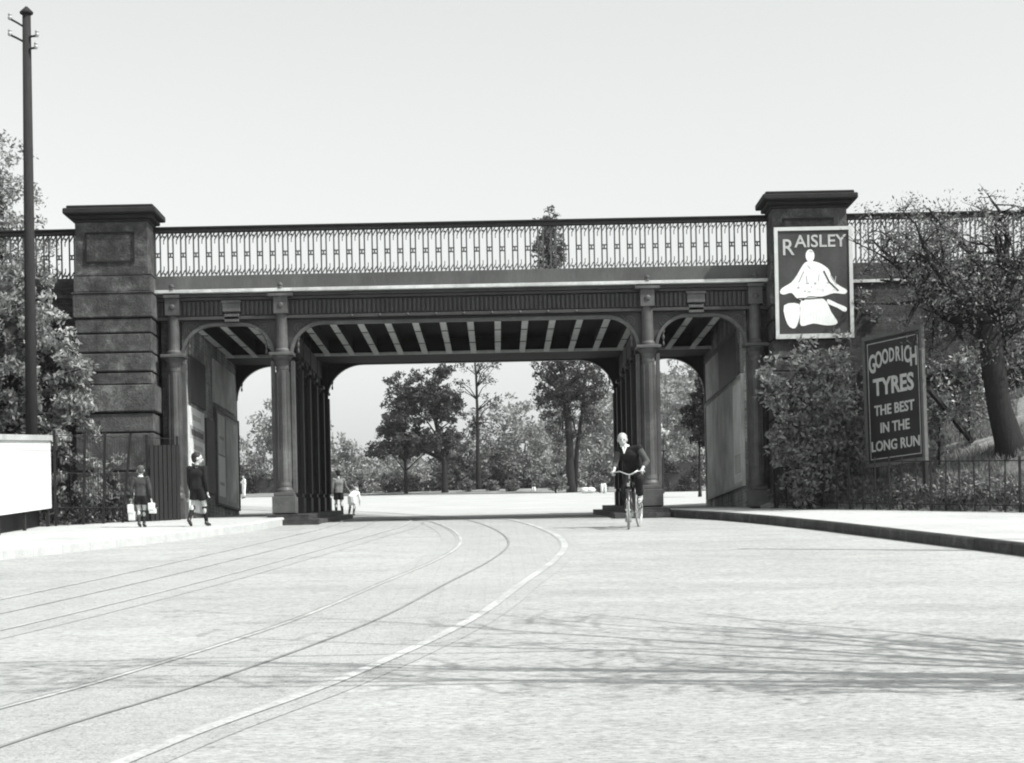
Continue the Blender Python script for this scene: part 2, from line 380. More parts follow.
# spandrels
def spandrel(xa, xb, zs, zc, r, y0, s, name='arch_spandrel', m='iron_mid'):
    """flat-topped arch with rounded shoulders; s=+1 faces the photographer"""
    pts = []
    for k in range(13):
        t = PI/2*k/12; pts.append((xa+r-r*math.cos(t), zs+(zc-zs)*math.sin(t)))
    for k in range(13):
        t = PI/2*(1-k/12); pts.append((xb-r+r*math.cos(t), zs+(zc-zs)*math.sin(t)))
    top = Z(5.405); th = .07
    mb = MB()
    for (x0,z0),(x1,z1) in zip(pts, pts[1:]):
        if x1-x0 < 1e-6: continue
        mb.add([(x0,y0,z0),(x1,y0,z1),(x1,y0,top),(x0,y0,top),(x0,y0+th,z0),(x1,y0+th,z1),(x1,y0+th,top),(x0,y0+th,top)],
               [(0,1,2,3),(7,6,5,4),(0,4,5,1)])
    sp = bp(mb, name, m, fix=True)
    # rim
    rb = MB(); yc = y0 - .05*s + (th if s < 0 else 0); w = .05; n = len(pts); vs = []
    for i, (x,z) in enumerate(pts):
        a = pts[max(i-1,0)]; b = pts[min(i+1,n-1)]; d = Vector((b[0]-a[0], b[1]-a[1])); d = d.normalized() if d.length > 1e-9 else Vector((1,0)); nn = Vector((-d.y, d.x))
        for o_, yy_ in ((-.012,yc-.02*s),(w,yc-.02*s),(w,yc+.10*s),(-.012,yc+.10*s)): vs.append((x+nn.x*o_, yy_, z+nn.y*o_))
    fs = [(i*4+j, i*4+(j+1)%4, i*4+4+(j+1)%4, i*4+4+j) for i in range(n-1) for j in range(4)]
    bp(rb.add(vs, fs), 'arch_rim', 'iron', sp)
    # ornament: ring and leaf scroll in each corner
    yo = y0 - .012*s + (th if s < 0 else 0)
    for cx in (xa+.15, xb-.15):
        ob = MB(); zc_ = zs + (zc-zs)*.88
        for rad in (.10,.05):
            ob.tube([(cx+rad*math.cos(2*PI*k/14), yo, zc_+rad*math.sin(2*PI*k/14)) for k in range(15)], .013, 5, caps=False)
        sg = 1 if cx < (xa+xb)/2 else -1
        for j in range(3):
            ob.tube([(cx+sg*(.09+.10*j), yo, zc_+.05), (cx+sg*(.16+.10*j), yo, zc_+.12), (cx+sg*(.21+.1*j), yo, zc_+.06)], .011, 5)
        ob.tube([(cx-sg*.03, yo, zc_-.08), (cx-sg*.03, yo, zc_-.5)], .012, 5)
        for j in range(3): ob.ell((cx-sg*.03, yo, zc_-.2-.13*j), (.035-.006*j,.02,.05), 8, 6)
        bp(ob, 'scroll_ornament', 'iron', sp)
hw = .20
ys = D+.06
spandrel(XL, CL-hw, Z(4.68), Z(5.30), .62, ys, 1); spandrel(CL+hw, CRt-hw, Z(4.68), Z(5.30), .62, ys, 1); spandrel(CRt+hw, XR, Z(4.68), Z(5.30), .62, ys, 1)
yb = DB-.12
for a, b in ((XL, CL-hw), (CL+hw, CRt-hw), (CRt+hw, XR)):
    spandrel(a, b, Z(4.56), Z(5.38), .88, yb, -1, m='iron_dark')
for xc in ((XL+CL)/2, (CRt+XR)/2):
    m = MB(); m.box(xc-.18, xc+.18, D-.10, D+.02, Z(5.56), Z(5.76)); m.box(xc-.15, xc+.15, D-.08, D+.06, Z(5.36), Z(5.52)); m.box(xc-.20, xc+.20, D-.13, D, Z(5.735), Z(5.785))
    bp(m, 'arch_plaque', 'iron', bevel=.01)
for xc in (CL, CRt):
    bp(MB().box(xc-hw+.001, xc+hw-.001, ys, ys+.07, Z(4.72), Z(5.405)), 'spandrel_joint', 'iron_mid'); bp(MB().box(xc-hw-.02, xc+hw+.02, yb-.03, yb-.002, g(DB), Z(5.405)), 'spandrel_joint', 'iron_dark')
# rear soffit plate, cross beams
bp(MB().box(XL, XR, 44.7, DB-.22, Z(5.385), Z(5.74)), 'rear_girder', 'soot_shade')
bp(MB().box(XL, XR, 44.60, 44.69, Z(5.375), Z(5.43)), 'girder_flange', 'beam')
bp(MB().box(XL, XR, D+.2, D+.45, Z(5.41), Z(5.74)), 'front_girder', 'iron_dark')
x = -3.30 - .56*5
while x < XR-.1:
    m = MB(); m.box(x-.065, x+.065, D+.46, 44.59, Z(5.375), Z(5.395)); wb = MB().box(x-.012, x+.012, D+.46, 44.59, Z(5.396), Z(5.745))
    fl_ = bp(m, 'cross_beam', 'beam'); bp(wb, 'web', 'soot_shade', fl_)
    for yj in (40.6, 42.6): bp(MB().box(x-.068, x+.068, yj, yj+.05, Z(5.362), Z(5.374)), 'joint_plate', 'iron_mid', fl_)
    x += .56
# bolt heads along the underside rim
m = MB(); x = -2.85
while x < 1.9: bp(MB().ell((x, D-.09, Z(5.44)), (.028,.028,.028), 8, 6), 'bolt_head', 'iron'); x += .56

def column(x, y, base, front=True, half=False, dark=False):
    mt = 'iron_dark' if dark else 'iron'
    c = bpy.data.objects.new('column', None)
    m = MB(); pr_ = [(.165,.44),(.165,.50),(.15,.54),(.142,.60),(.128,4.30-base+Z(0)-.0)]
    top = Z(4.58)-base
    m.lathe([(.17,.42),(.17,.47),(.145,.52),(.150,.56),(.14,.62),(.127,top-.20),(.135,top-.19),(.135,top-.15),(.125,top-.12),(.14,top-.04),(.16,top)], (x,y,base), 20)
    for k in range(8):   # fluting ribs
        a = 2*PI*k/8; m.tube([(x+.138*math.cos(a), y+.138*math.sin(a), base+.66),(x+.128*math.cos(a), y+.128*math.sin(a), base+top-.24)], .014, 6)
    if not half:
        for sx in (-1,1): m.box(x+sx*.20-.035, x+sx*.20+.035, y+.03, y+.22, base+.42, base+top-.01)
    else: m.box(x-.17, x+.2, y+.10, y+.24, base+.42, base+top-.01)
    sh = bp(m, 'column', mt, smooth=False)
    m = MB(); w = .235 if not half else .2
    m.box(x-w,x+w,y-w+.02,y+w,base,base+.34); m.box(x-w+.03,x+w-.03,y-w+.05,y+w-.03,base+.342,base+.42); bp(m, 'pedestal', mt, sh, bevel=.012)
    m = MB(); m.box(x-.25,x+.25,y-.22,y+.22,Z(4.655),Z(4.72)); m.lathe([(.16,0),(.20,.05),(.215,.07)], (x,y,Z(4.582)), 20); bp(m, 'capital', 'ledge' if False else mt, sh, bevel=.015)
    m = MB(); m.lathe([(.15,0),(.15,.05),(.12,.09),(.115,.8),(.13,.84),(.13,.90)], (x,y,Z(4.722)), 20)
    if front:
        m.box(x-.14,x+.14,y-.15,y+.10,Z(5.50),Z(5.84)); m.ell((x,y-.15,Z(5.66)),(.06,.03,.06),10,8)
        m.box(x-.25,x+.25,y-.20,y+.04,Z(5.842),Z(5.90)) if not half else m.box(x-.16,x+.16,y-.20,y+.04,Z(5.842),Z(5.90))
    bp(m, 'upper_shaft', mt, sh)
    if front:
        m = MB(); m.lathe([(.07,0),(.05,.02),(.04,.03),(.055,.06),(.05,.09),(.02,.115)], (x, y-.14, Z(6.0)), 12)
        bp(m, 'finial', mt, sh)
    return sh
gb = lambda y, o=.21: g(y)+o
column(CL, D-.03, gb(D)); column(CRt, D-.03, gb(D))
column(-6.42, D-.03, g(D)+PZ, half=True); column(5.20, D-.03, g(D)+PZ, half=True)
for xc in (CL, CRt):
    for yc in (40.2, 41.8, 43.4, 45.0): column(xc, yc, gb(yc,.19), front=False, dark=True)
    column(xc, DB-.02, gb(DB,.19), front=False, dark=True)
    # longitudinal girder with haunches over the row of columns
    m = MB(); m.box(xc-.10, xc+.10, D+.46, DB-.25, Z(5.0), Z(5.37))
    for yc in (38.6, 40.2, 41.8, 43.4, 45.0, 46.4):
        for sg in (-1, 1):
            if not (D+.3 < yc+sg*.5 < DB-.1): continue
            m.add([(xc+a, yc+sg*b, Z(c)) for a in (-.06,.06) for b, c in ((.1,4.6),(.1,5.0),(.75,5.0),(.3,4.86))], [(0,1,2,3),(7,6,5,4),(0,3,7,4),(3,2,6,7),(1,5,6,2),(0,4,5,1)])
    bp(m, 'longitudinal_girder', 'iron_dark')
# stepped plinths under the columns
for xa, xb in ((CL-.30, CL+.72), (CRt-.75, CRt+.34)):
    m = MB(); z0 = g(D)-.2
    def slab(x0,x1,y0,y1,t):
        vs = [(x,y,(g(y)+t if k else g(y)-.15)) for k in (0,1) for y in (y0,y1) for x in (x0,x1)]
        m.add(vs, [(0,2,3,1),(4,5,7,6),(0,1,5,4),(2,6,7,3),(0,4,6,2),(1,3,7,5)])
    slab(xa-.0, xb+.0 if xa < 0 else xb, D-.55, DB+.5, .11)
    slab(xa+.22 if xa > 0 else xa-.02, xb-.22 if xa < 0 else xb+.02, D-.38, DB+.35, .208)
    bp(m, 'plinth', 'kerb_dark')
# abutments
for x0, x1 in ((XL-.45, XL), (XR, XR+.45)):
    bp(MB().box(x0, x1, D+.25, DB-.02, g(D)-.3, Z(5.74)), 'abutment_wall', 'wallin')
bp(MB().box(XL-.45, -6.30, D+.10, D+.25, g(D)-.2, Z(5.8)), 'return_wall', 'brick'); bp(MB().box(5.06, XR+.45, D+.10, D+.25, g(D)-.2, Z(5.8)), 'return_wall', 'brick')
# pilaster piers
def pier(xa, xb, ya=38.0, sub=True):
    yb_ = 38.85
    top = Z(7.30)
    m = MB(); m.box(xa, xb, ya, yb_, Z(6.27), top)
    sh = bp(m, 'pilaster', 'pierstone', bevel=.015)
    xm = (xa+xb)/2
    m = MB(); w2 = (xb-xa)/2
    for ex, z0, z1 in ((.03,7.302,7.36),(.10,7.362,7.44),(.20,7.442,7.56),(.14,7.562,7.62)):
        m.box(xm-w2-ex, xm+w2+ex, ya-ex, yb_+ex*.6, Z(z0), Z(z1))
    bp(m, 'capping_stone', 'capstone', sh, bevel=.025)
    m = MB(); a, b = xa+.20, xb-.26; z0, z1 = Z(6.50), Z(7.10); t = .035
    m.box(a,b,ya-.03,ya-.002,z0,z0+t); m.box(a,b,ya-.03,ya-.002,z1-t,z1); m.box(a,a+t,ya-.03,ya-.002,z0+t,z1-t); m.box(b-t,b,ya-.03,ya-.002,z0+t,z1-t)
    bp(m, 'panel_frame', 'soot_shade', sh)
    courses = [(6.25,6.27,.03,'l'),(5.92,6.248,.02,'s'),(5.89,5.918,.06,'l'),(5.42,5.888,.04,'s'),(5.12,5.39,.01,'s'),(4.74,5.09,.01,'s'),(4.36,4.71,.01,'s'),(4.10,4.33,-.01,'s'),
               (3.56,4.08,.08,'s'),(3.16,3.52,.03,'s'),(2.4,3.13,.03,'s'),(1.0,2.37,.03,'s')]
    for z0, z1, ex, k in courses:
        m = MB().box(xa-.03-ex, xb+.03+max(ex,.0), ya-ex, yb_, Z(z0), Z(z1))
        bp(m, 'stone_course', 'pierstone', sh, bevel=.02)
    bp(MB().box(xa+.03, xb-.03, ya+.05, yb_-.05, Z(.9), Z(6.26)), 'pilaster_core', 'soot_shade', sh)
    return sh
pier(-8.23, -6.80); pier(5.50, 6.97)
for (xa, xb) in ((-8.23,-6.69),(5.41,6.97)):      # matching piers at the back face
    sh = bp(MB().box(xa, xb, 45.7, 47.0, g(46)-.3, Z(6.9)), 'rear_pilaster', 'pierstone', bevel=.02)
    bp(MB().box(xa-.2, xb+.2, 45.6, 47.1, Z(6.902), Z(7.05)), 'capping_stone', 'capstone', sh, bevel=.03)
# wing walls
for xa, xb in ((-26, -8.26), (7.0, 28)):
    for y0, y1 in ((D, D+.5), (DB-.5, DB)):
        wl = bp(MB().box(xa, xb, y0, y1, g(D)-.4, Z(6.28)), 'wing_wall', 'brick')
        f = y0 if y0 < 42 else y1; s = 1 if y0 < 42 else -1
        m = MB(); m.box(xa, xb, min(f, f-s*.05)-.0, max(f,f-s*.05), Z(5.90), Z(5.96)) 
        bp(m, 'string_course', 'ledge' if xa > 0 else 'pierstone', wl)
# lattice parapets
def parapet(xa, xb, y, name='parapet_railing'):
    m = MB(); z0, z1 = Z(6.30), Z(7.18); n = max(1, round((xb-xa)/.255)); u = (xb-xa)/n; t = .010
    def q(x0,x1,za,zb): m.box(x0,x1,y-t,y+t,za,zb)
    def dg(x0,za,x1,zb,w=.016): m.bar((x0,y,za),(x1,y,zb),w,.018)
    for i in range(n):
        x = xa+i*u
        for o in (.0, .10):
            q(x+o, x+o+.030, z0, z1)
        for zz in (6.69, 6.765): q(x+.012, x+.108, Z(zz)-.0, Z(zz)+.026)
        m.box(x+.045, x+.075, y-.014, y+.014, Z(6.717), Z(6.764))
        for (zl, zh) in ((Z(7.04), z1), (z0, Z(6.44))):
            for o in (.015, .10, .185): dg(x+o, zl, x+o+.085, zh, .046)
            m.ell((x+.19, y, (zl+zh)/2), (.024,.012,.024), 6, 4)
        dg(x+.185, Z(7.05), x+.185, Z(6.96), .016); dg(x+.185, Z(6.43), x+.185, Z(6.52), .016)
    m.box(xa, xb, y-.02, y+.02, z0-.0, z0+.018)
    p = bp(m, name, 'iron_rail')
    h = MB(); h.box(xa, xb, y-.06, y+.06, Z(7.182), Z(7.26)); h.box(xa, xb, y-.085, y+.085, Z(7.262), Z(7.30))
    bp(h, 'handrail', 'iron_dark', p, bevel=.01)
    k = 0
    return p
parapet(-6.79, 5.49, D+.10); parapet(-18, -8.26, D+.12); parapet(7.0, 18, D+.12)
parapet(-6.69, 5.41, DB-.10)
# railway formation behind the walls
m = MB()
for xa, xb in ((-60,-8.26),(7.0,60)):
    m.add([(xa,D+.5,Z(6.1)),(xb,D+.5,Z(6.1)),(xb,DB-.5,Z(6.1)),(xa,DB-.5,Z(6.1)),
           (xa,DB+.02,Z(5.9)),(xb,DB+.02,Z(5.9)),(xb,DB+7.5,g(54)-.1),(xa,DB+7.5,g(54)-.1)], [(0,1,2,3),(3,2,5,4),(4,5,6,7)])
struct(m.build('railway_embankment', 'soil'))
m = MB().box(-8.2, 6.9, D+.3, DB-.3, Z(6.102), Z(6.16)); struct(m.build('track_ballast', 'soil'))

# ------------------------------------------------------------------ banks either side
def bank_right(X, Y):
    d = (X - FRX(Y)) / math.hypot(1, .8)
    n = noise.noise(Vector((X*.6, Y*.6, 0)))*.22 + noise.noise(Vector((X*2, Y*2, 3)))*.07
    return g(Y)+PZ-.03 + max(0, d)*.52 + (n*min(1, max(0, d)))
def bank_left(X, Y):
    d = (FLX(Y) - X) * .6
    return g(Y)+PZ-.03 + max(0, min(d, 3))*.16 + noise.noise(Vector((X*.7, Y*.7, 9)))*.12*min(1,max(0,d))
def terrain(name, fn, xr, yr, inside, m, st=.3):
    nx = int((xr[1]-xr[0])/st); ny = int((yr[1]-yr[0])/st); vs = []; fs = []
    for j in range(ny+1):
        for i in range(nx+1):
            X, Y = xr[0]+(xr[1]-xr[0])*i/nx, yr[0]+(yr[1]-yr[0])*j/ny; vs.append((X,Y,fn(X,Y)))
    for j in range(ny):
        for i in range(nx):
            a = j*(nx+1)+i; X, Y = xr[0]+(xr[1]-xr[0])*(i+.5)/nx, yr[0]+(yr[1]-yr[0])*(j+.5)/ny
            if inside(X,Y): fs.append((a,a+1,a+nx+2,a+nx+1))
    o = MB().add(vs, fs).build(name, m, fix=False, smooth=True); return struct(o)
terrain('right_bank', bank_right, (5.2, 26), (18, 38.6), lambda X,Y: X > FRX(Y)-.1, 'grassbank')
terrain('left_bank', bank_left, (-26, -6.3), (33, 38.6), lambda X,Y: X < FLX(Y)+.35 and (Y > 35.9 or X < -8.9), 'soil')

# ------------------------------------------------------------------ vegetation
def leaf_mesh(name, centers, n_per, spread, size, m, parent=None, flat=.0, seed=1):
    r = np.random.default_rng(seed); C = np.asarray(centers, float).reshape(-1,3); K = len(C)
    n = K*n_per; c = np.repeat(C, n_per, 0); sp = np.asarray(spread, float)
    off = r.normal(size=(n,3)); off /= (np.linalg.norm(off,axis=1,keepdims=True)+1e-9); off *= (r.random((n,1))**.45)
    c = c + off*sp
    a = r.normal(size=(n,3)); a /= np.linalg.norm(a,axis=1,keepdims=True)+1e-9
    b = r.normal(size=(n,3)); b -= a*(a*b).sum(1,keepdims=True); b /= np.linalg.norm(b,axis=1,keepdims=True)+1e-9
    s = size*(.55+.9*r.random((n,1)))
    v = np.stack([c-a*s, c+b*s*.42, c+a*s, c-b*s*.42], 1).reshape(-1,3)
    me = bpy.data.meshes.new(name); me.vertices.add(n*4); me.vertices.foreach_set('co', v.astype(np.float32).ravel())
    me.loops.add(n*4); me.loops.foreach_set('vertex_index', np.arange(n*4, dtype=np.int32))
    me.polygons.add(n); me.polygons.foreach_set('loop_start', np.arange(0,n*4,4,dtype=np.int32)); me.update(calc_edges=True)
    return link(name, me, m, parent)
def ell_points(ells, n, seed, shell=.55):
    r = np.random.default_rng(seed); out = []
    vol = np.array([e[1][0]*e[1][1]*e[1][2] for e in ells])**.8; vol /= vol.sum()
    for e, w in zip(ells, vol):
        k = max(2, int(n*w)); d = r.normal(size=(k,3)); d /= np.linalg.norm(d,axis=1,keepdims=True)
        rad = shell + (1-shell)*r.random((k,1))**.8; rad[r.random((k,1))<.25] *= .5
        out.append(np.array(e[0]) + d*rad*np.array(e[1]))
    return np.concatenate(out)
def tree(name, label, cat, base, trunk, ells, nclump, nleaf, cr, ls, leafm='leaf', barkm='bark', tr=.2, group=None, seed=1, nbr=24, shell=.55, extra=None, brr=.3):
    """base: foot; trunk: offsets of trunk points above foot; ells: crown lobes relative to the foot"""
    t = thing(name, label, cat, base, 0, group)
    r = random.Random(seed); pts = [Vector((0,0,-.3))] + [Vector(p) for p in trunk]
    m = MB(); k = len(pts); fine = []; 
    for i in range(k-1):
        for q in range(4): fine.append(pts[i].lerp(pts[i+1], q/4) + Vector((r.uniform(-1,1), r.uniform(-1,1), 0))*tr*.12)
    fine.append(pts[-1]); nf = len(fine)
    m.tube(fine, [tr*(1.35 if i == 0 else 1.1 if i < 3 else 1)*(1-.75*i/nf) for i in range(nf)], 10)
    cl = ell_points(ells, nclump, seed, shell)
    zs = [p.z for p in fine]
    idx = list(range(len(cl))); r.shuffle(idx)
    for i in idx[:nbr]:
        c = Vector(cl[i]); zt = c.z - Vector((c.x,c.y,0)).length*.75
        j = min(range(1,nf), key=lambda q: abs(zs[q]-max(zt, zs[-1]*brr))); a = fine[j]
        ra = tr*(1-.75*j/nf)*.5; mid = a.lerp(c,.5) + Vector((r.uniform(-.12,.12), r.uniform(-.12,.12), .10))*(c-a).length
        b1 = a.lerp(mid,.5)+Vector((0,0,.02)); b2 = mid.lerp(c,.5) + Vector((0,0,(c-a).length*.04))
        m.tube([a,b1,mid,b2,c], [ra,ra*.8,ra*.55,ra*.35,ra*.12], 6)
        for q in range(3):
            e = mid.lerp(c, r.random()) ; dd = Vector((r.gauss(0,1), r.gauss(0,1), r.gauss(.3,.8))).normalized()*cr*1.5
            m.tube([e, e+dd*.5+Vector((0,0,.02)), e+dd], [ra*.25, ra*.15, ra*.05], 4)
    m.build('trunk', barkm, t, fix=False, smooth=True)
    if extra: extra(t)
    leaf_mesh('crown', cl, nleaf, (cr,cr,cr*.8), ls, leafm, t, seed=seed+5)
    return t
def gz(x, y): return g(y)

# left: leafy tree in front of the wing wall
b = P(30, 500, 38.2); b = Vector((-9.6, 37.4, g(37.4)+.3))
def rel(px, py, d, base): return tuple(P(px,py,d)-base)
def lobe(px, py, d, rx, ry, rz, base): return (rel(px,py,d,base), (rx,ry,rz))
tree('leafy_tree', 'dense bright-leaved tree behind the telegraph pole, beside the left stone pier', 'tree', b,
     [(0.05,0,1.2),(.1,0,2.6),(.0,0,3.8)],
     [lobe(20,330,37.3,1.0,.6,.9,b), lobe(60,380,37.2,.85,.6,1.0,b), lobe(0,400,37.0,1.1,.7,1.0,b), lobe(78,420,37.2,.5,.4,.5,b), lobe(-30,300,37.6,1.0,.7,1.1,b), lobe(22,275,37.5,.65,.5,.5,b), lobe(50,450,37.0,.8,.4,.5,b)],
     230, 75, .20, .055, 'leafpale', tr=.16, seed=11, nbr=40)
b = Vector((-13.2, 51.5, g(51.5)-.05))
tree('tall_poplar', 'tall feathery tree behind the bridge, rising above the railing at the left edge', 'tree', b,
     [(0,0,3),(.1,0,6),(.1,0,9)], [((.5,0,5.5),(1.5,1.2,2.2)), ((.2,0,8.6),(1.05,1.0,2.1)), ((-1.6,0,7.5),(1.2,1,2.5)), ((1.0,0,7.0),(.7,.8,1.3))],
     330, 36, .28, .06, 'leafpale', tr=.16, seed=12, nbr=70, shell=.4)
# shrubs behind the left fence
for i, (px, py, d, r_, lab) in enumerate(((70,470,37.2,.55,'leafy shrub behind the iron fence, beside the end of the white hoarding'),
                                    (108,472,37.6,.50,'pale-leaved shrub in the middle of the left iron fence'),
                                    (135,496,37.8,.32,'low shrub at the foot of the left stone pier'))):
    c = P(px, py, d); base = Vector((c.x, c.y, bank_left(c.x, c.y))); hz = max(.25, c.z-base.z)
    tree('shrub', lab, 'shrub', base, [(0,0,hz*.5),(0.03,0,hz)], [((0,0,hz*.9),(r_,.3,r_*.9)), ((.1,0,hz*.4),(r_,.3,hz*.5))], 30, 34, .16, .05,
         'leafpale', tr=.03, seed=30+i, nbr=16, group='shrubs behind the left fence')
# right: shrubs in front of the pier, big tree on the bank
for i, (px, py, d, rx, rz, nm, lm, lab) in enumerate((
      (792,388,37.45,.70,.85,62,'leafpale','tall leafy shrub directly under the poster on the right pier'),
      (828,380,37.5,.50,.85,48,'leafpale','tall shrub between the pier poster and the leaning tyre sign'),
      (808,440,36.9,.60,.7,75,'leaf','low shrub behind the railings at the foot of the right pier'),
      (845,445,37.5,.4,.6,50,'leaf','small shrub behind the left foot of the leaning tyre sign'))):
    c = P(px, py, d); base = Vector((c.x, c.y, bank_right(c.x, c.y))); hz = max(.5, c.z-base.z)
    tree('shrub', lab, 'shrub', base, [(0.03,0,hz*.4),(0.0,0,hz)], [((0,0,hz),(rx,.35,rz)), ((rx*.5,0,hz+rz*.7),(.15,.15,.35)), ((-rx*.6,0,hz+rz*.4),(.15,.15,.3)), ((.05,0,hz*.5),(rx*.8,.3,hz*.45))], nm, 44, .22, .055,
         lm, tr=.04, seed=40+i, nbr=26, group='shrubs on the right bank')
c = P(978,400,36.2); base = Vector((c.x, c.y, bank_right(c.x,c.y)))
for i, (px, py, d, r_, lab) in enumerate(((968,372,37.2,.45,'white blossoming bush left of the big trunk on the right bank'),(938,408,36.4,.30,'small white-flowered bush beside the prop of the tyre sign'))):
    c = P(px, py, d); base = Vector((c.x, c.y, bank_right(c.x, c.y))); hz = max(.3, c.z-base.z)
    t = tree('blossom_bush', lab, 'bush', base, [(0,0,hz*.4),(.05,0,hz)], [((0,0,hz),(r_,.3,r_*1.2)), ((0,0,hz*.5),(r_*.7,.3,hz*.5))], 36, 26, .15, .05, 'leafpale', tr=.03, seed=50+i, nbr=18, group='blossoming bushes on the right bank')
    leaf_mesh('blossom', ell_points([((0,0,hz),(r_,.3,r_*1.2))], 26, 60+i), 14, (.09,.09,.09), .04, 'blossom', t, seed=70+i)

# the big spreading tree
tb = P(1010, 468, 35.9); tb.z = bank_right(tb.x, tb.y)-.05
def big_tree():
    t = thing('spreading_tree', 'large dark tree on the right bank spreading bare-looking limbs across the railing', 'tree', tb)
    r = random.Random(5); m = MB(); cl = []
    R_ = lambda px,py,d=35.9: P(px,py,d)-tb
    m.tube([Vector((.05,0,-.4)), Vector((0,0,.2)), R_(1000,410), R_(992,360), R_(990,325)], [.36,.28,.23,.22,.20], 12)
    limbs = [ [(990,330),(960,318),(925,300),(895,262),(872,240)], [(990,325),(975,290),(940,268),(905,250),(882,232)],
              [(990,322),(985,280),(968,245),(945,228),(928,208)], [(992,322),(1000,270),(1008,240),(1002,215),(995,204)],
              [(992,328),(1030,290),(1062,262),(1090,225)], [(990,340),(965,325),(945,318),(930,312)], [(994,335),(1035,322),(1080,330)],
              [(990,325),(960,300),(930,262),(915,222)], [(988,318),(950,290),(920,285),(880,280)], [(994,325),(1015,270),(1040,225),(1055,195)] ]
    for li, L in enumerate(limbs):
        dd = r.uniform(-.8,.8); n = len(L)
        pts = [R_(x,y,35.9+dd*(i/(n-1))*1.6) for i,(x,y) in enumerate(L)]
        rad = [.115*(1-.86*i/(n-1)) for i in range(n)]
        m.tube(pts, rad, 8)
        for i in range(1, n):
            for q in range(7 if i > 1 else 4):
                s0 = pts[i-1].lerp(pts[i], r.random()); ln = r.uniform(.5,1.25)
                dv = Vector((r.gauss(0,.9)-.1, r.gauss(0,.9), r.gauss(.25,.7))).normalized()
                e1 = s0+dv*ln*.5+Vector((0,0,.05)); e2 = s0+dv*ln+Vector((r.gauss(0,.1),r.gauss(0,.1),r.gauss(0,.15)))
                if e2.z > P(930,188,35.9).z-tb.z + max(0, e2.x+.3)*.3: continue
                m.tube([s0,e1,e2], [rad[i]*.45+.01,rad[i]*.25+.006,.005], 5)
                for w in range(3):
                    s1 = e1.lerp(e2, r.random()); dw = Vector((r.gauss(0,1),r.gauss(0,1),r.gauss(.2,.8))).normalized()*r.uniform(.2,.5)
                    m.tube([s1, s1+dw], [.008,.003], 4); cl.append(tuple(s1+dw)); 
                cl.append(tuple(e2))
    m.build('trunk', 'bark', t, fix=False, smooth=True)
    zt = P(930,196,35.9).z - tb.z; xl_ = P(866,300,35.9).x - tb.x
    cl = [c for c in cl if c[0] > xl_ and (c[2] < zt + .25*noise.noise(Vector(c)*1.5) + max(0, c[0]+.2)*.35)]
    leaf_mesh('crown', cl, 20, (.24,.24,.19), .034, 'leaf', t, seed=3)
big_tree()

# roadside tree beyond the right edge of the picture; its twigs throw the shadows on the road
def shade_tree():
    base = Vector((8.6, 9.6, g(9.6)+PZ)); t = thing('roadside_tree', 'thinly leaved roadside tree by the right kerb shading the near road', 'tree', base)
    r = random.Random(21); m = MB(); cl = []
    m.tube([(0,0,-.3),(0,0,1.5),(-.1,.05,3.2),(-.3,.1,4.6)], [.26,.2,.17,.13], 10)
    for k in range(19):
        a = r.uniform(0, 2*PI) if k < 4 else r.uniform(PI*.62, PI*1.12); ln = r.uniform(3.2,8.6); el = r.uniform(.15,.5)
        dv = Vector((math.cos(a)*math.cos(el), math.sin(a)*math.cos(el)*.8+.18, math.sin(el)))
        s0 = Vector((-.2,.08,r.uniform(3.6,4.6))); pts = [s0]; 
        for q in range(5): pts.append(pts[-1]+dv*ln/5+Vector((r.gauss(0,.12),r.gauss(0,.12),r.gauss(0,.10))))
        m.tube(pts, [.07,.055,.042,.03,.02,.008], 6)
        for q in range(16):
            i = r.randint(1,5); s1 = pts[i-1].lerp(pts[i], r.random()); dw = (dv*.6+Vector((r.gauss(0,.7),r.gauss(0,.7),r.gauss(0,.4)))).normalized()*r.uniform(.5,1.3)
            m.tube([s1, s1+dw*.5+Vector((0,0,.05)), s1+dw], [.018,.012,.004], 4)
            for w in range(2):
                s2 = s1+dw*r.uniform(.4,1); cl.append(tuple(s2+Vector((r.gauss(0,.1),r.gauss(0,.1),r.gauss(0,.1)))))
    m.build('trunk', 'bark', t, fix=False, smooth=True)
    leaf_mesh('crown', cl, 9, (.2,.2,.15), .045, 'leaf', t, seed=33)
shade_tree()

# grass and ground plants on the banks
def blades(name, n, region, fn, h, w, m, seed, lean=.4):
    r = random.Random(seed); V = []; Fc = []
    while len(Fc) < n:
        X, Y = r.uniform(*region[0]), r.uniform(*region[1])
        if not region[2](X,Y): continue
        if noise.noise(Vector((X*.9,Y*.9,5))) < region[3]: continue
        z = fn(X,Y); a = r.uniform(0,2*PI); hh = h*r.uniform(.4,1.3); ww = w*r.uniform(.6,1.3); lx, ly = r.gauss(0,lean)*hh, r.gauss(0,lean)*hh
        k = len(V); V += [(X-ww*math.cos(a),Y-ww*math.sin(a),z-.02),(X+ww*math.cos(a),Y+ww*math.sin(a),z-.02),(X+lx,Y+ly,z+hh)]; Fc.append((k,k+1,k+2))
    me = bpy.data.meshes.new(name); me.from_pydata(V, [], Fc); o = link(name, me, m); return tag(o, kind='stuff')
blades('bank_grass', 42000, ((5.4,13),(28,38.5), lambda X,Y: X > FRX(Y)+.05 and X < FRX(Y)+6, -.25), bank_right, .13, .012, 'grass', 2)
r_ = random.Random(8); cs = []
while len(cs) < 620:
    Y = r_.uniform(30,38.2); X = FRX(Y)+.15+abs(r_.gauss(0,.45)); cs.append((X,Y,bank_right(X,Y)+r_.uniform(.02,.28)))
o = leaf_mesh('ground_plants', cs, 28, (.16,.16,.12), .04, 'leaf', seed=9); tag(o, kind='stuff')
cs = []
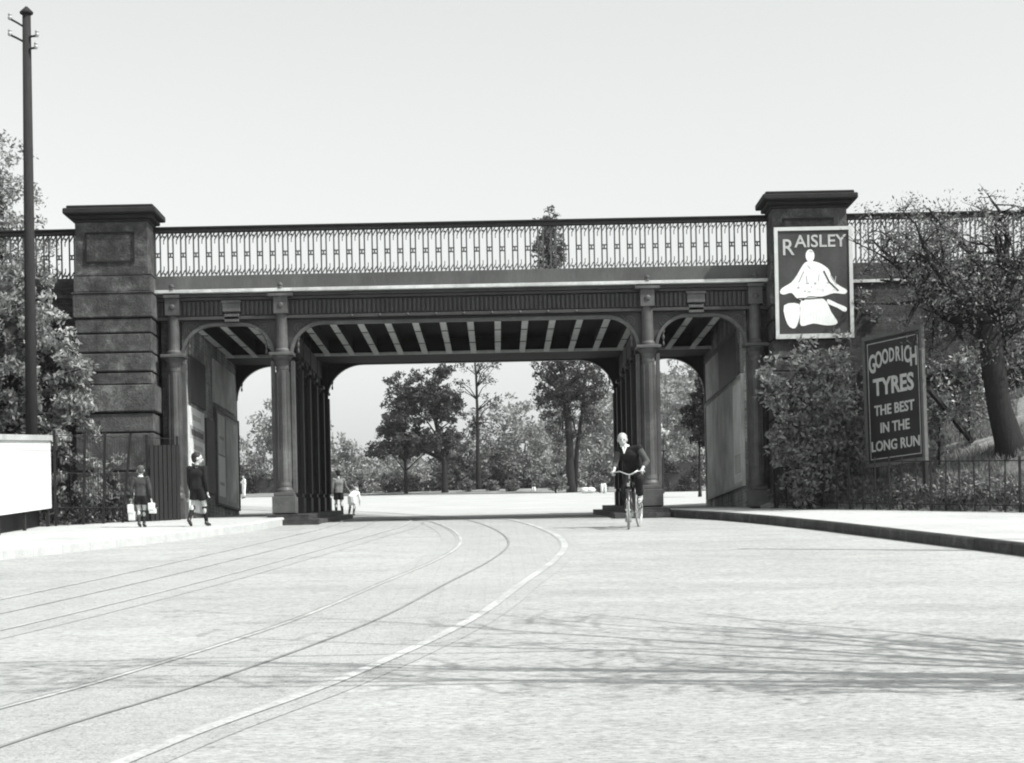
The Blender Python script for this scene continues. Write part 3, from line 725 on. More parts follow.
while len(cs) < 200:
    X = r_.uniform(-10,-6.6); Y = r_.uniform(36,38); 
    if X < FLX(Y)-.1: cs.append((X,Y,bank_left(X,Y)+r_.uniform(0,.3)))
o = leaf_mesh('ground_ivy', cs, 24, (.17,.15,.12), .045, 'leafdark', seed=10); tag(o, kind='stuff')
# ivy scrambling on the right wing wall
cs = []
while len(cs) < 330:
    X = r_.uniform(7.1,13); zz = r_.uniform(2.6,6.2)
    if noise.noise(Vector((X*.8, zz*.9, 2))) > -.02 - (5.4-zz)*.12: cs.append((X, D-.08, E+zz-.4))
o = leaf_mesh('wall_ivy', cs, 30, (.22,.07,.2), .05, 'leafpale', seed=15); tag(o, kind='stuff')
cs = []
while len(cs) < 150:
    X = r_.uniform(-13,-8.3); zz = r_.uniform(2,5.6); cs.append((X, D-.08, E+zz))
o = leaf_mesh('wall_creeper', cs, 30, (.22,.07,.2), .05, 'leafdark', seed=16); tag(o, kind='stuff')

# ------------------------------------------------------------------ beyond the bridge
# grass verge with an oblique edge
vs = []; fs = []
xs_ = frange(-60,60,4)
for k, off in enumerate((0, 8, 25, 60)):
    for X in xs_: Y = 116 - .8*X*(1 if abs(X) < 22 else 22/abs(X)) + off; vs.append((X, Y, g(Y)+.03 + (0 if k == 0 else .2)))
n = len(xs_)
for k in range(3):
    for i in range(n-1): a = k*n+i; fs.append((a,a+1,a+n+1,a+n))
struct(MB().add(vs, fs).build('grass_verge', 'grassbank', fix=False))
vedge = lambda X: 116 - .8*X*(1 if abs(X) < 22 else 22/abs(X))

def far(px, d, py=None):
    c = P(px, 500, d); return Vector((c.x, c.y, g(d)+.05))
def fl(px, py, d, rx, rz, base, ry=None): return (tuple(P(px,py,d)-base), (rx, ry or rx, rz))
S = lambda d: F/d
# dark cedar-like pair
b = far(445, 121)
tree('dark_pine', 'dark spreading tree with two trunks, left of centre seen under the bridge', 'tree', b, [(0,0,2),(-.5,0,4.5),(-.3,0,7)],
     [fl(442,408,121,1.5,1.5,b), fl(450,440,121,1.0,.8,b), fl(425,442,121,2.2,.7,b), fl(425,395,121,1.5,1.2,b), fl(440,374,121,.9,.6,b), fl(405,420,121,1.4,.9,b), fl(458,405,121,.7,.7,b), fl(415,378,121,.6,.5,b)], 330, 46, .34, .11, 'leafdark', tr=.20, seed=61, nbr=40)
b = far(406, 122)
tree('dark_pine', 'smaller dark tree with slim trunk, left partner of the dark spreading tree', 'tree', b, [(0,0,2),(.1,0,3.5)],
     [fl(396,449,122,2.0,.65,b), fl(386,432,122,1.0,.8,b), fl(400,405,122,1.1,1.3,b), fl(418,442,122,1.6,.8,b), fl(396,380,122,.6,.6,b)], 210, 42, .34, .11, 'leafdark', tr=.12, seed=62, nbr=26)
b = far(479, 125)
tree('slender_tree', 'slender sparse tree with straight thin trunk standing against the sky under the bridge', 'tree', b, [(0,0,3),(0,0,6),(-.1,0,9.2)],
     [fl(480,370,125,1.6,1.0,b), fl(462,385,125,.8,.8,b), fl(492,400,125,.9,.6,b), fl(478,430,125,1.4,1.0,b)], 46, 22, .35, .10, 'leafdark', tr=.16, seed=63, nbr=34, brr=.5)
b = far(572, 112)
tree('tall_twin_trunk_tree', 'tallest tree beyond the bridge, its thin top showing above the railing', 'tree', b, [(-.1,0,3.2),(-.4,0,7),(-.9,0,11),(-1.3,0,16.0)],
     [fl(556,375,112,1.5,1.5,b), fl(582,372,112,1.4,1.5,b), fl(566,395,112,1.4,1.4,b), fl(592,392,112,.8,1.1,b), fl(550,345,112,1.0,1.8,b), fl(550,300,112,1.2,2.0,b), fl(549,255,112,.9,1.5,b), fl(549,228,112,.75,1.2,b), fl(548,224,112,.6,1.0,b), fl(550,245,112,.9,1.2,b), fl(549,262,112,1.0,1.2,b), fl(545,400,112,.8,1.0,b), fl(588,420,112,.9,1.5,b), fl(560,430,112,.9,1.5,b), fl(598,385,112,.6,1.2,b)],
     400, 36, .34, .10, 'leafdark', tr=.25, seed=64, nbr=60,
     extra=lambda t: MB().tube([(.15,.1,-.3),(.35,.1,2.5),(.75,.1,5),(1.0,.1,7.6)], [.16,.13,.09,.03], 8).build('second_trunk', 'bark', t, fix=False, smooth=True))
b = far(700, 78)
tree('clipped_round_tree', 'dark clipped round-headed tree on a thin trunk behind the right side arch', 'tree', b, [(0,0,1.5),(.05,0,3.0)],
     [fl(708,417,78,1.05,1.3,b), fl(706,400,78,.8,.8,b)], 420, 70, .20, .06, 'leafblack', tr=.07, seed=65, nbr=20, shell=.3)
# grey mass of garden trees
gl = [(352,478,128,2.0,1.2,'low grey shrubby tree nearest the boy in the cap'),(392,470,140,2.6,1.9,'grey tree behind the smaller dark tree'),(425,462,145,3.0,2.6,'grey tree behind the dark spreading tree'),(475,462,138,2.6,2.3,'grey tree behind the slender trunk, low down'),(560,465,126,1.9,1.6,'grey tree right beside the base of the tallest tree'),(612,462,128,2.0,2.3,'grey tree low down directly left of the cyclist'),(655,470,140,2.2,2.0,'low grey tree beside the right column'),
      (458,452,126,1.8,1.5,'small grey tree between the dark tree and the slender trunk'),
      (497,455,127,1.9,1.7,'broad grey garden tree right of the slender trunk'),
      (525,440,131,2.3,2.3,'rounded grey tree left of the tallest tree'),
      (545,450,134,1.9,1.9,'grey tree half hidden behind the tallest tree'),
      (600,430,140,3.0,3.4,'big grey tree right of the tallest tree'),
      (628,420,150,3.2,4.4,'grey tree behind the cyclist beyond the bridge'),
      (668,415,150,3.4,3.8,'large grey tree filling the right side arch'),
      (690,400,165,4.0,4.6,'hazy tree highest behind the right side arch'),
      (345,462,132,1.9,2.1,'round grey bushy tree behind the boy beside the left columns'),
      (330,470,150,3.0,2.3,'low grey tree just right of the left columns'),
      (262,472,140,2.2,2.2,'low dark-grey tree in the left side arch'),
      (244,470,150,2.2,2.6,'grey tree at the left edge of the left side arch'),
      (372,470,150,3.0,1.7,'low hazy tree behind the white-clad child'),
      (505,425,165,4.0,3.0,'pale distant tree behind the slender trunk'),
      (575,410,170,4.5,4.0,'pale distant tree behind the tallest tree'),
      (640,400,185,5.0,5.0,'pale hillside tree above the cyclist'),
      (715,410,185,5.0,6.0,'pale hillside tree behind the clipped round tree')]
for i, (px, py, d, rx, rz, lab) in enumerate(gl):
    b = far(px, d); cz = P(px,py,d).z - b.z; b.z -= .2
    tree('garden_tree', lab, 'tree', b, [(0,0,cz*.5),(.1,0,cz)], [((0,0,cz),(rx,rx*.7,rz)), ((rx*.6,0,cz*.75),(rx*.6,rx*.6,rz*.7)), ((-rx*.6,0,cz*.7),(rx*.6,rx*.6,rz*.7)), ((0,0,max(.6,cz*.45)),(rx*1.0,rx*.6,cz*.35))],
         int(60+8*rx*rz), 34, .30+.07*rx, .11+.012*rx, 'leaffar' if i not in (7,8,17) else 'leaf', 'barkpale', tr=.14, seed=80+i, nbr=16, group='garden trees beyond the bridge')
# outer trees that close the view to either side
for i, (X, Y, hh) in enumerate(((-34,120,9),(-26,140,10),(-48,135,12),(26,126,10),(36,118,11),(48,140,12),(18,160,11),(-18,165,10),(-64,150,12),(64,150,13))):
    b = Vector((X, Y, g(Y)))
    tree('garden_tree', ['broad tree at the far left beyond the embankment','tall tree at the far left behind the gardens','outermost tree left of the gardens','broad tree at the far right beyond the embankment','tall tree at the far right behind the gardens','outermost tree right of the gardens','distant tree right of the hillside','distant tree behind the left arch','farthest left tree on the skyline','farthest right tree on the skyline'][i], 'tree', b,
         [(0,0,hh*.4),(.2,0,hh*.7)], [((0,0,hh*.65),(hh*.3,hh*.3,hh*.35)), ((hh*.2,0,hh*.5),(hh*.2,hh*.2,hh*.25)), ((-hh*.2,0,hh*.5),(hh*.2,hh*.2,hh*.25))], 110, 26, .6, .2, 'leaffar', tr=.22, seed=120+i, nbr=14, group='garden trees beyond the bridge')
# hedges
def hedge(name, label, x0, x1, d0, h, depth, seed, m='leafdark', cat='hedge'):
    a = P(x0, 500, d0); c = P(x1, 500, d0); L = c.x-a.x; base = Vector(((a.x+c.x)/2, d0, g(d0)))
    t = thing(name, label, cat, base)
    MB().box(-L/2+.35, L/2-.35, -depth/2+.3, depth/2-.3, -.2, h-.35).build('hedge_core', 'leafdark', t)
    r = np.random.default_rng(seed); n = int(L*h*16)+30
    pts = np.stack([r.uniform(-L/2,L/2,n), r.uniform(-depth/2,depth/2,n), r.uniform(.05,h,n)],1)
    leaf_mesh('foliage', pts, 34, (.28,.25,.22), .085, m, t, seed=seed); return t
hedge('hedge', 'long clipped hedge running under the grey garden trees, right of centre', 470, 548, 127, 1.15, .9, 201)
hedge('hedge', 'clipped hedge at the left foot of the dark spreading tree', 352, 384, 131, 1.15, .9, 202, 'leaf')
hedge('hedge', 'short dark block of hedge under the dark spreading tree', 384, 420, 126, 1.2, .9, 203)
hedge('hedge', 'low pale hedge right of the dark tree trunk', 420, 470, 126, .75, .8, 204, 'leaf')
hedge('hedge', 'dark hedge filling the foot of the right side arch', 648, 704, 104, 1.9, 1.2, 205)
hedge('hedge', 'dark low hedge in the foot of the left side arch', 236, 285, 138, 1.6, 1.0, 206)
hedge('hedge', 'hedge behind the cyclist, right of the tallest tree', 588, 648, 124, 1.2, 1.0, 207)
for i, (px, d, w, h, lab) in enumerate(((556,110,.85,.95,'round low bush at the left foot of the tallest tree'),(600,107,.7,.85,'round low bush beside the white garden stones'),(512,118,.5,.7,'small round bush below the long hedge'),(492,121,.45,.7,'smallest bush left of the long hedge'),(467,121,.5,.8,'bush right of the dark tree trunk'))):
    b = far(px, d)
    tree('round_bush', lab, 'bush', b, [(0,0,h*.4),(0,0,h*.6)], [((0,0,h*.55),(w,w*.8,h*.5))], 40, 40, .2, .07, 'leaf', tr=.05, seed=210+i, nbr=10, shell=.4, group='round bushes on the verge')
c = P(662, 436, 95); b = Vector((c.x, c.y, g(95))); 
t = tree('blossom_bush', 'tall pale blossoming bush in front of the hedge in the right side arch', 'bush', b, [(0,0,1.2),(.1,0,c.z-b.z)], [((0,0,c.z-b.z),(.6,.5,.55)), ((.3,0,(c.z-b.z)*.8),(.4,.4,.5))], 30, 24, .2, .07, 'leaf', tr=.06, seed=230, nbr=16)
leaf_mesh('blossom', ell_points([((0,0,c.z-b.z),(.6,.5,.55))], 20, 231), 12, (.12,.12,.1), .07, 'blossom', t, seed=232)
# white garden stones
for i, (px, d, L, hh, lab) in enumerate(((586,106,1.1,.28,'long low white garden stone left of the round bush'),(604,103,.35,.5,'small upright white garden stone beside the right plinth'),(534,117,.22,.32,'tiny white garden stone below the long hedge'))):
    b = far(px, d); m = MB(); r = random.Random(i)
    for k in range(5): m.ell((r.uniform(-L/2,L/2)*.8, r.uniform(-.1,.1), hh*.4), (L*.22, .18, hh*.6), 10, 7)
    o = m.build('garden_stone', 'whiteboard', smooth=True); o.location = b; tag(o, lab, 'stone', 'white stones on the verge')
# distant spires and houses
def spire(px, ytop, d, lab):
    b = far(px, d); b.z -= 2; top = P(px, ytop, d).z - b.z; t = thing('church_spire', lab, 'spire', b)
    k = d/F
    MB().lathe([(7*k,0),(6.5*k,top*.45),(3*k,top*.62),(3.2*k,top*.63),(1.6*k,top*.72)], n=8).build('tower', 'spire', t)
    m = MB(); m.lathe([(3.6*k,top*.72),(3.8*k,top*.75),(1.4*k,top*.80),(.9*k,top*.93)], n=8); m.build('belfry', 'spire', t)
    m = MB(); m.ell((0,0,top*.955), (1.6*k,1.6*k,1.9*k)); m.tube([(0,0,top*.9),(0,0,top)], .5*k, 6); m.build('finial', 'spire', t)
spire(261, 414, 260, 'slender distant spire above the trees in the left side arch')
spire(334, 432, 300, 'smaller distant spire beside the left columns')
def house(px, py, d, w, lab):
    c = P(px, py, d); b = Vector((c.x, c.y, g(d)-.5)); h = c.z-b.z; t = thing('distant_house', lab, 'house', b)
    MB().box(-w/2,w/2,-2.5,2.5,0,h).build('wall', 'render', t)
    m = MB(); m.add([(-w/2-.3,-2.8,h),(w/2+.3,-2.8,h),(w/2+.3,2.8,h),(-w/2-.3,2.8,h),(-w/2-.3,0,h+1.8),(w/2+.3,0,h+1.8)], [(0,1,5,4),(2,3,4,5),(0,4,3),(1,2,5),(0,3,2,1)]); rf = m.build('roof', 'roof', t)
    MB().box(w/2-.9,w/2-.3,-.3,.3,h+.6,h+2.5).build('chimney', 'brick', rf)
    for k in range(3):
        xx = -w/2+w*(k+.5)/3; wf = MB().box(xx-.4,xx+.4,-2.55,-2.49,h-1.9,h-.6).build('window', 'glass', t); 
        MB().box(xx-.45,xx+.45,-2.58,-2.49,h-2.0,h-1.905).build('sill', 'render', wf)
house(664, 395, 200, 7, 'pale house among the trees high in the right side arch')
house(690, 392, 205, 6, 'pale house right of its neighbour in the right side arch')

# ------------------------------------------------------------------ boards, posters, signs
# poster on the right pier (faces the photographer)
py_ = 38.0-.085
a = P(774,229,py_); bq = P(850,226,py_); cq = P(854,335,py_)
x0, x1 = (a.x+P(778,338,py_).x)/2, (bq.x+cq.x)/2; z1 = (a.z+bq.z)/2; z0 = (cq.z+P(778,338,py_).z)/2
pw, ph = x1-x0, z1-z0
T = thing('pier_poster', 'framed dark poster of a white figure, on the right stone pier', 'poster', ((x0+x1)/2, 37.945, z0), 0)
MB().box(-pw/2,pw/2,-.02,.0,0,ph).build('poster_sheet', 'poster_dark', T)
m = MB(); w = .07
m.box(-pw/2-w*.3,pw/2+w*.3,-.045,-.005,-w*.5,w*.8); m.box(-pw/2-w*.3,pw/2+w*.3,-.045,-.005,ph-w*.8,ph+w*.2); m.box(-pw/2-w*.3,-pw/2+w*.7,-.044,-.005,w*.8,ph-w*.8); m.box(pw/2-w*.7,pw/2+w*.3,-.044,-.005,w*.8,ph-w*.8)
m.build('poster_frame', 'paper_frame', T)
def flat(pts, name, m, parent, y=-.024, th=.003):
    # pts in fractions of poster
    return MB().prism([((u-.5)*pw, v*ph) for u,v in pts], lambda u,v,w: (u, y-w, v), th).build(name, m, parent)
text_obj('lettering', 'R', .45, 'letter', T, (-.50,-.024,ph-.53), bold=.006, sx=.92)
text_obj('lettering', 'AISLEY', .34, 'letter', T, (.14,-.024,ph-.38), bold=.012, sx=1.0)
def smooth_outline(pts, n=4):
    out = []; k = len(pts)
    for i in range(k):
        p0,p1,p2,p3 = [Vector(pts[(i+j-1)%k]) for j in range(4)]
        for q in range(n):
            t = q/n; out.append(tuple(.5*((2*p1)+(p2-p0)*t+(2*p0-5*p1+4*p2-p3)*t*t+(3*p1-p0-3*p2+p3)*t**3)))
    return out
flat([(.455+.058*math.cos(2*PI*k/20), .742+.058*math.sin(2*PI*k/20)) for k in range(20)], 'painted_figure', 'poster_white', T, y=-.0272, th=.0005)
flat(smooth_outline([(.42,.69),(.36,.66),(.28,.57),(.20,.50),(.08,.45),(.05,.41),(.10,.39),(.20,.405),(.27,.355),(.36,.33),(.42,.37),(.60,.365),(.76,.395),(.90,.385),(.93,.42),(.84,.46),(.74,.52),(.70,.61),(.60,.665),(.50,.69)],3), 'painted_figure', 'poster_white', T)
flat(smooth_outline([(.34,.345),(.62,.345),(.72,.22),(.80,.12),(.66,.10),(.48,.12),(.32,.10),(.31,.2)],3), 'painted_figure', 'poster_white', T)
flat(smooth_outline([(.68,.34),(.80,.30),(.92,.26),(.90,.22),(.80,.26),(.68,.30)],3), 'painted_figure', 'poster_white', T)
flat(smooth_outline([(.10,.29),(.30,.30),(.30,.18),(.24,.08),(.14,.12)],3), 'painted_figure', 'poster_white', T)
rp = random.Random(3)
for k in range(15):
    u, v = .30+.035*k+rp.uniform(-.01,.01), .43+rp.uniform(-.025,.06); ru, rv = rp.uniform(.008,.03), rp.uniform(.006,.018)
    flat(smooth_outline([(u+ru*math.cos(2*PI*q/6)*rp.uniform(.6,1.2), v+rv*math.sin(2*PI*q/6)*rp.uniform(.6,1.2)) for q in range(6)],2), 'painted_shadow', rp.choice(('poster_mid','poster_light')), T, y=-.0271-.0001*k, th=.0004)
def stroke(pts, w_, mm, yy=-.0292, name='drawn_line'):
    k_ = MB()
    for (a_, b_), (c_, d_) in zip(pts, pts[1:]): k_.bar(((a_-.5)*pw, yy, b_*ph), ((c_-.5)*pw, yy, d_*ph), .002, w_, up=(d_-b_ or .001, 0, -(c_-a_) or .001)) if False else k_.prism([((a_-.5)*pw-w_*.5,a_*0+b_*ph-w_*.4),((a_-.5)*pw+w_*.5,b_*ph+w_*.4),((c_-.5)*pw+w_*.5,d_*ph+w_*.4),((c_-.5)*pw-w_*.5,d_*ph-w_*.4)], lambda u,v,w: (u, yy-w, v), .002)
    k_.build(name, mm, T)
flat([(.43,.675),(.485,.675),(.48,.71),(.435,.71)], 'painted_figure', 'poster_white', T, y=-.0271, th=.0004)
stroke([(.37,.60),(.30,.50),(.17,.425)], .022, 'poster_dark'); stroke([(.63,.60),(.70,.50),(.82,.415)], .022, 'poster_dark')
stroke([(.30,.58),(.22,.49)], .012, 'poster_mid'); stroke([(.72,.56),(.80,.47)], .012, 'poster_mid'); stroke([(.42,.655),(.46,.62),(.50,.655)], .010, 'poster_mid')
stroke([(.40,.56),(.41,.50)], .012, 'poster_mid'); stroke([(.57,.57),(.56,.51)], .012, 'poster_mid'); stroke([(.28,.352),(.45,.348),(.66,.358)], .03, 'poster_dark')
stroke([(.42,.775),(.45,.788),(.49,.775)], .022, 'poster_mid', name='drawn_hair'); stroke([(.435,.745),(.447,.745)], .008, 'poster_mid'); stroke([(.475,.745),(.487,.745)], .008, 'poster_mid')
m = MB()
for k in range(9):
    u0 = .36+.04*k; m.bar(((u0-.5)*pw, -.0275, .14*ph), ((u0+.02-.5)*pw, -.0275, (.31-.012*k)*ph), .006, .002)
m.build('skirt_hatching', 'poster_light', T); m = MB()
for k in range(7):
    a = .25+.085*k; m.bar(((a-.5)*pw, -.0275, (.43+.05*math.sin(k*2.1))*ph), ((a+.03-.5)*pw, -.0275, (.50+.05*math.sin(k*1.3))*ph), .007, .002)
m.build('painted_hatching', 'poster_light', T)

# leaning tyre sign on the bank
nr = P(925, 393, 35.5); fr_ = P(867.5, 403, 36.95)
top_n = P(921,327,35.5).z; bot_n = P(929,458,35.5).z; cx_ = (nr+fr_)/2
L_ = math.hypot(nr.x-fr_.x, nr.y-fr_.y); ang = math.atan2(nr.y-fr_.y, nr.x-fr_.x); hS = top_n-bot_n
zb_ = (bot_n + P(869,466,36.95).z)/2
T = thing('tyre_sign', 'tall black signboard advertising tyres in pale letters, leaning beside the right bank tree', 'sign', (cx_.x, cx_.y, zb_), ang)
T.rotation_euler = (0, math.radians(-1.3), ang)
MB().box(-L_/2,L_/2,-.02,.02,0,hS).build('sign_panel', 'signblack', T)
m = MB(); w = .05
for q in ((-L_/2-.03,L_/2+.03,-w,w*.6),(-L_/2-.03,L_/2+.03,hS-w*.6,hS+w)): m.box(q[0],q[1],-.05,.035,q[2],q[3])
for q in ((-L_/2-.03,-L_/2+.04),(L_/2-.04,L_/2+.03)): m.box(q[0],q[1],-.049,.034,w*.6,hS-w*.6)
m.build('sign_frame', 'frame', T, bevel=.008)
m = MB(); w = .012; i_ = .10
m.box(-L_/2+i_,L_/2-i_,-.024,-.021,i_,i_+w); m.box(-L_/2+i_,L_/2-i_,-.024,-.021,hS-i_-w,hS-i_); m.box(-L_/2+i_,-L_/2+i_+w,-.024,-.021,i_+w,hS-i_-w); m.box(L_/2-i_-w,L_/2-i_,-.024,-.021,i_+w,hS-i_-w)
m.build('border_line', 'letter', T)
wd = 'GOODRICH'; adv = dict(G=1.05,O=1.08,D=1.02,R=.92,I=.55,C=.95,H=1.0); tot = sum(adv[c] for c in wd); n = len(wd); xx_ = 0
for ch in wd:
    mid_ = (xx_+adv[ch]/2)/tot; xx_ += adv[ch]; t_ = mid_*2-1
    text_obj('lettering', ch, .36+.16*abs(t_)**1.5, 'letter', T, (t_*(L_/2-.14), -.023, hS*.79-.20*t_*t_), bold=.022, sx=.60)
text_obj('lettering', 'TYRES', .44, 'letter', T, (0,-.023,hS*.545), bold=.03, sx=.95)
text_obj('lettering', 'THE BEST', .27, 'letter', T, (0,-.023,hS*.385), bold=.02, sx=1.0)
text_obj('lettering', 'IN THE', .27, 'letter', T, (0,-.023,hS*.245), bold=.02, sx=1.0)
text_obj('lettering', 'LONG RUN', .27, 'letter', T, (0,-.023,hS*.105), bold=.02, sx=1.0)
for sx in (-1,1): MB().box(sx*(L_/2-.12)-.04, sx*(L_/2-.12)+.04, .036, .11, -1.1, hS-.1).build('support_post', 'wood', T)
pa, pb = P(928,388,35.55), P(973,446,37.4); pb.z = bank_right(pb.x,pb.y)-.05
Ti = T.matrix_basis.inverted() if False else (Matrix.Translation(T.location) @ T.rotation_euler.to_matrix().to_4x4()).inverted()
MB().bar(Ti @ pa, Ti @ pb, .07, .09).build('prop_strut', 'wood', T)

# long white hoarding on the left pavement, face towards the road
hy0, hy1 = 25.0, 36.0; hx = -8.36
T = thing('white_hoarding', 'long white blank hoarding on short dark legs at the left edge', 'hoarding', (hx, (hy0+hy1)/2, g((hy0+hy1)/2)+PZ))
zc = T.location.z; sl = (g(hy1)-g(hy0))/(hy1-hy0)
def hb(x0,x1,y0,y1,r0,r1,mb):
    vs = [(x, y, (y*sl)+(r1 if k else r0)) for k in (0,1) for y in (y0,y1) for x in (x0,x1)]
    mb.add(vs, [(0,2,3,1),(4,5,7,6),(0,1,5,4),(2,6,7,3),(0,4,6,2),(1,3,7,5)]); return mb
hl = (hy1-hy0)/2
hb(-.03,.03,-hl,hl,.34,1.60,MB()).build('white_panel', 'whiteboard', T)
m = hb(-.09,.07,-hl,hl,1.602,1.70,MB()); m.build('top_capping', 'boardgrey', T)
m = MB(); hb(.031,.034,-hl,hl,1.42,1.428,m); m.build('panel_joint', 'boardgrey', T)
y = -hl+.2
while y < hl: hb(-.08,-.032,y,y+.1,-.1,1.58,MB()).build('support_leg', 'wood', T); y += 1.8
hb(-.06,.0,hl-.12,hl-.02,-.1,.335,MB()).build('support_leg', 'wood', T)
hb(-.25,-.2,-hl,hl,-.05,.30,MB()).build('dark_slot_strip', 'fenceboard', T)  # dark strip added behind the legs, filling the open slot

# left iron fence: posts and panels
fa = Vector((-8.27, 36.05)); fb = Vector((-6.32, 38.12))
T = thing('iron_fence', 'tall dark iron fence with boarded end between the hoarding and left column', 'fence', (fa.x, fa.y, g(fa.y)+PZ))
gl_ = lambda t: Vector((fa.x+(fb.x-fa.x)*t, fa.y+(fb.y-fa.y)*t, 0))
def fz(p): return g(p.y)+PZ
def W2(p): return p - Vector(T.location)
ts = [0,.22,.38,.55,.74,1.0]
for i, t in enumerate(ts):
    p = gl_(t); z = fz(p); lean = .14 if i == 3 else .05 if i in (1,2) else 0
    MB().bar(W2(Vector((p.x-lean*.4,p.y,z-.1))), W2(Vector((p.x+lean,p.y,z+1.80-.15*t))), .045).build('fence_post', 'fence', T)
for hh in (1.70, 1.0, .35):
    m = MB()
    for t0, t1 in zip(ts, ts[1:]):
        p, q = gl_(t0), gl_(t1); m.bar(W2(Vector((p.x,p.y,fz(p)+hh-.1*t0))), W2(Vector((q.x,q.y,fz(q)+hh-.1*t1))), .014)
    m.build('fence_wire', 'fence', T)
m = MB(); k = 0
for t0 in frange(0,.995,.02):
    p = gl_(t0); m.bar(W2(Vector((p.x,p.y,fz(p)+.02))), W2(Vector((p.x,p.y,fz(p)+1.65-.1*t0))), .006)
m.build('wire_mesh', 'fence', T)
m = MB(); pp = [gl_(.80)+Vector((.05,-.05,0)), Vector((-6.60,37.95,0))]
m = MB()
for i in range(7):
    p = gl_(.765+.037*i)+Vector((.04,-.04,0)); m.bar(W2(Vector((p.x,p.y,fz(p)-.05))), W2(Vector((p.x,p.y,fz(p)+1.48))), .085, .02, up=(.73,-.68,0))
m.build('upright_board', 'fenceboard', T)

# right railings
ra = Vector((5.9, 37.35)); 
T = thing('bank_railings', 'low dark iron railings along the foot of the right grass bank', 'fence', (FRX(36), 36, g(36)+PZ))
m_posts = []
m = MB(); Y = 37.9; prev = None; i = 0
while Y > 26:
    X = FRX(Y); z = g(Y)+PZ; hh = .98
    q = Vector((X,Y,z))
    mb = MB().bar(q-Vector((0,0,.1))-Vector(T.location), q+Vector((random.uniform(-.02,.02),0,hh))-Vector(T.location), .024 if i % 6 else .04)
    mb.build('railing_post' if i % 6 == 0 else 'railing_bar', 'fence', T)
    if prev is not None:
        for r0 in (.90,.12): m.bar(prev+Vector((0,0,r0))-Vector(T.location), q+Vector((0,0,r0))-Vector(T.location), .018)
    prev = q; Y -= .25; i += 1
m.build('railing_rail', 'fence', T)

# posters on the left abutment wall (plane X = XL facing +X)
def wall_board(name, label, y0, y1, z0, z1, m, xw, sgn, cat='poster', frame=None, group=None, rows=None):
    """flat board on an abutment wall; sgn +1 faces +X"""
    T = thing(name, label, cat, (xw, (y0+y1)/2, z0), 0, group); hl = (y1-y0)/2; hh = z1-z0
    def bx(a,b,y0_,y1_,r0,r1): return MB().box(min(sgn*a,sgn*b),max(sgn*a,sgn*b),y0_,y1_,r0,r1)
    bx(.004,.045,-hl,hl,0,hh).build('board', m, T)
    if frame:
        w = .05; mb = MB()
        for q in ((-hl,hl,-w,-.001),(-hl,hl,hh+.001,hh+w),(-hl-w,-hl-.001,-w,hh+w),(hl+.001,hl+w,-w,hh+w)):
            mb.box(min(sgn*.004,sgn*.07),max(sgn*.004,sgn*.07),q[0],q[1],q[2],q[3])
        mb.build('board_frame', frame, T)
    for ri, (a0,a1,b0,b1,mm) in enumerate(rows or []):
        bx(.046,.049+.0005*ri,-hl+a0*2*hl,-hl+a1*2*hl,b0*hh,b1*hh).build('printed_block', mm, T)
    return T
rr = random.Random(4)
def words(a0,a1,b0,b1,n,mm):
    out = []; x = a0
    for k in range(n):
        w = (a1-a0)/n; out.append((x+w*.12, x+w*.82, b0+rr.uniform(0,.004), b1-rr.uniform(0,.004), mm)); x += w
    return out
rows = [(.0,1.,.70,.82,'poster_mid')]+words(.2,.75,.88,.93,5,'poster_mid')+words(.08,.9,.73,.79,7,'signblack')+words(.2,.8,.60,.65,5,'boardgrey')+[(.1,.9,.50,.505,'boardgrey')]+words(.05,.9,.42,.46,6,'signblack')+words(.1,.85,.34,.37,5,'poster_mid')+words(.1,.9,.24,.29,6,'signblack')+words(.2,.7,.12,.15,4,'boardgrey')
gz_ = lambda y: g(y)+PZ
wall_board('notice_poster', 'white printed bill nearest the street on the left abutment wall', D+.35, 40.9, gz_(40)+.1, Z(3.75), 'poster_light', XL, 1, rows=rows)
wall_board('notice_board', 'grey board with one tall white strip on the left abutment wall', 42.6, 46.2, gz_(44)+.25, Z(4.0), 'boardgrey', XL, 1, frame='frame', cat='board',
           rows=[(.08,.36,.08,.52,'poster_white'),(.08,.36,.54,.97,'poster_light'),(.42,.95,.05,.95,'poster_mid')]+words(.12,.32,.2,.24,3,'boardgrey')+words(.12,.32,.7,.74,3,'boardgrey'))
wall_board('faded_poster', 'faded dark bill high on the left abutment wall above the white bill', D+.5, 41.2, Z(3.85), Z(4.8), 'poster_dark', XL, 1)
wall_board('faded_poster', 'pale blotched bill high on the left abutment wall above the grey board', 42.4, 45.8, Z(4.15), Z(5.1), 'poster_mid', XL, 1)
wall_board('faded_poster', 'narrow dark bill low on the left abutment wall between white bill and grey board', 41.2, 42.4, gz_(42)+.5, Z(3.7), 'poster_dark', XL, 1)
# large hoarding on the right abutment
wall_board('large_hoarding', 'big lower pale hoarding with a white upright strip on the right abutment wall', 38.95, 45.7, Z(1.95), Z(4.12), 'poster_mid', XR, -1, frame='boardgrey', cat='hoarding',
           rows=[(.02,.22,.03,.97,'poster_light'),(.24,.62,.03,.97,'poster_mid'),(.64,.98,.03,.97,'poster_mid')]+[(.05,.19,.12+.02*k,.128+.02*k,'boardgrey') for k in range(9)])
wall_board('large_hoarding', 'upper dark-and-pale hoarding on the right abutment wall under the beams', 39.6, 45.7, Z(4.20), Z(5.15), 'poster_dark', XR, -1, frame='frame', cat='hoarding',
           rows=[(.55,.98,.05,.95,'poster_mid')])

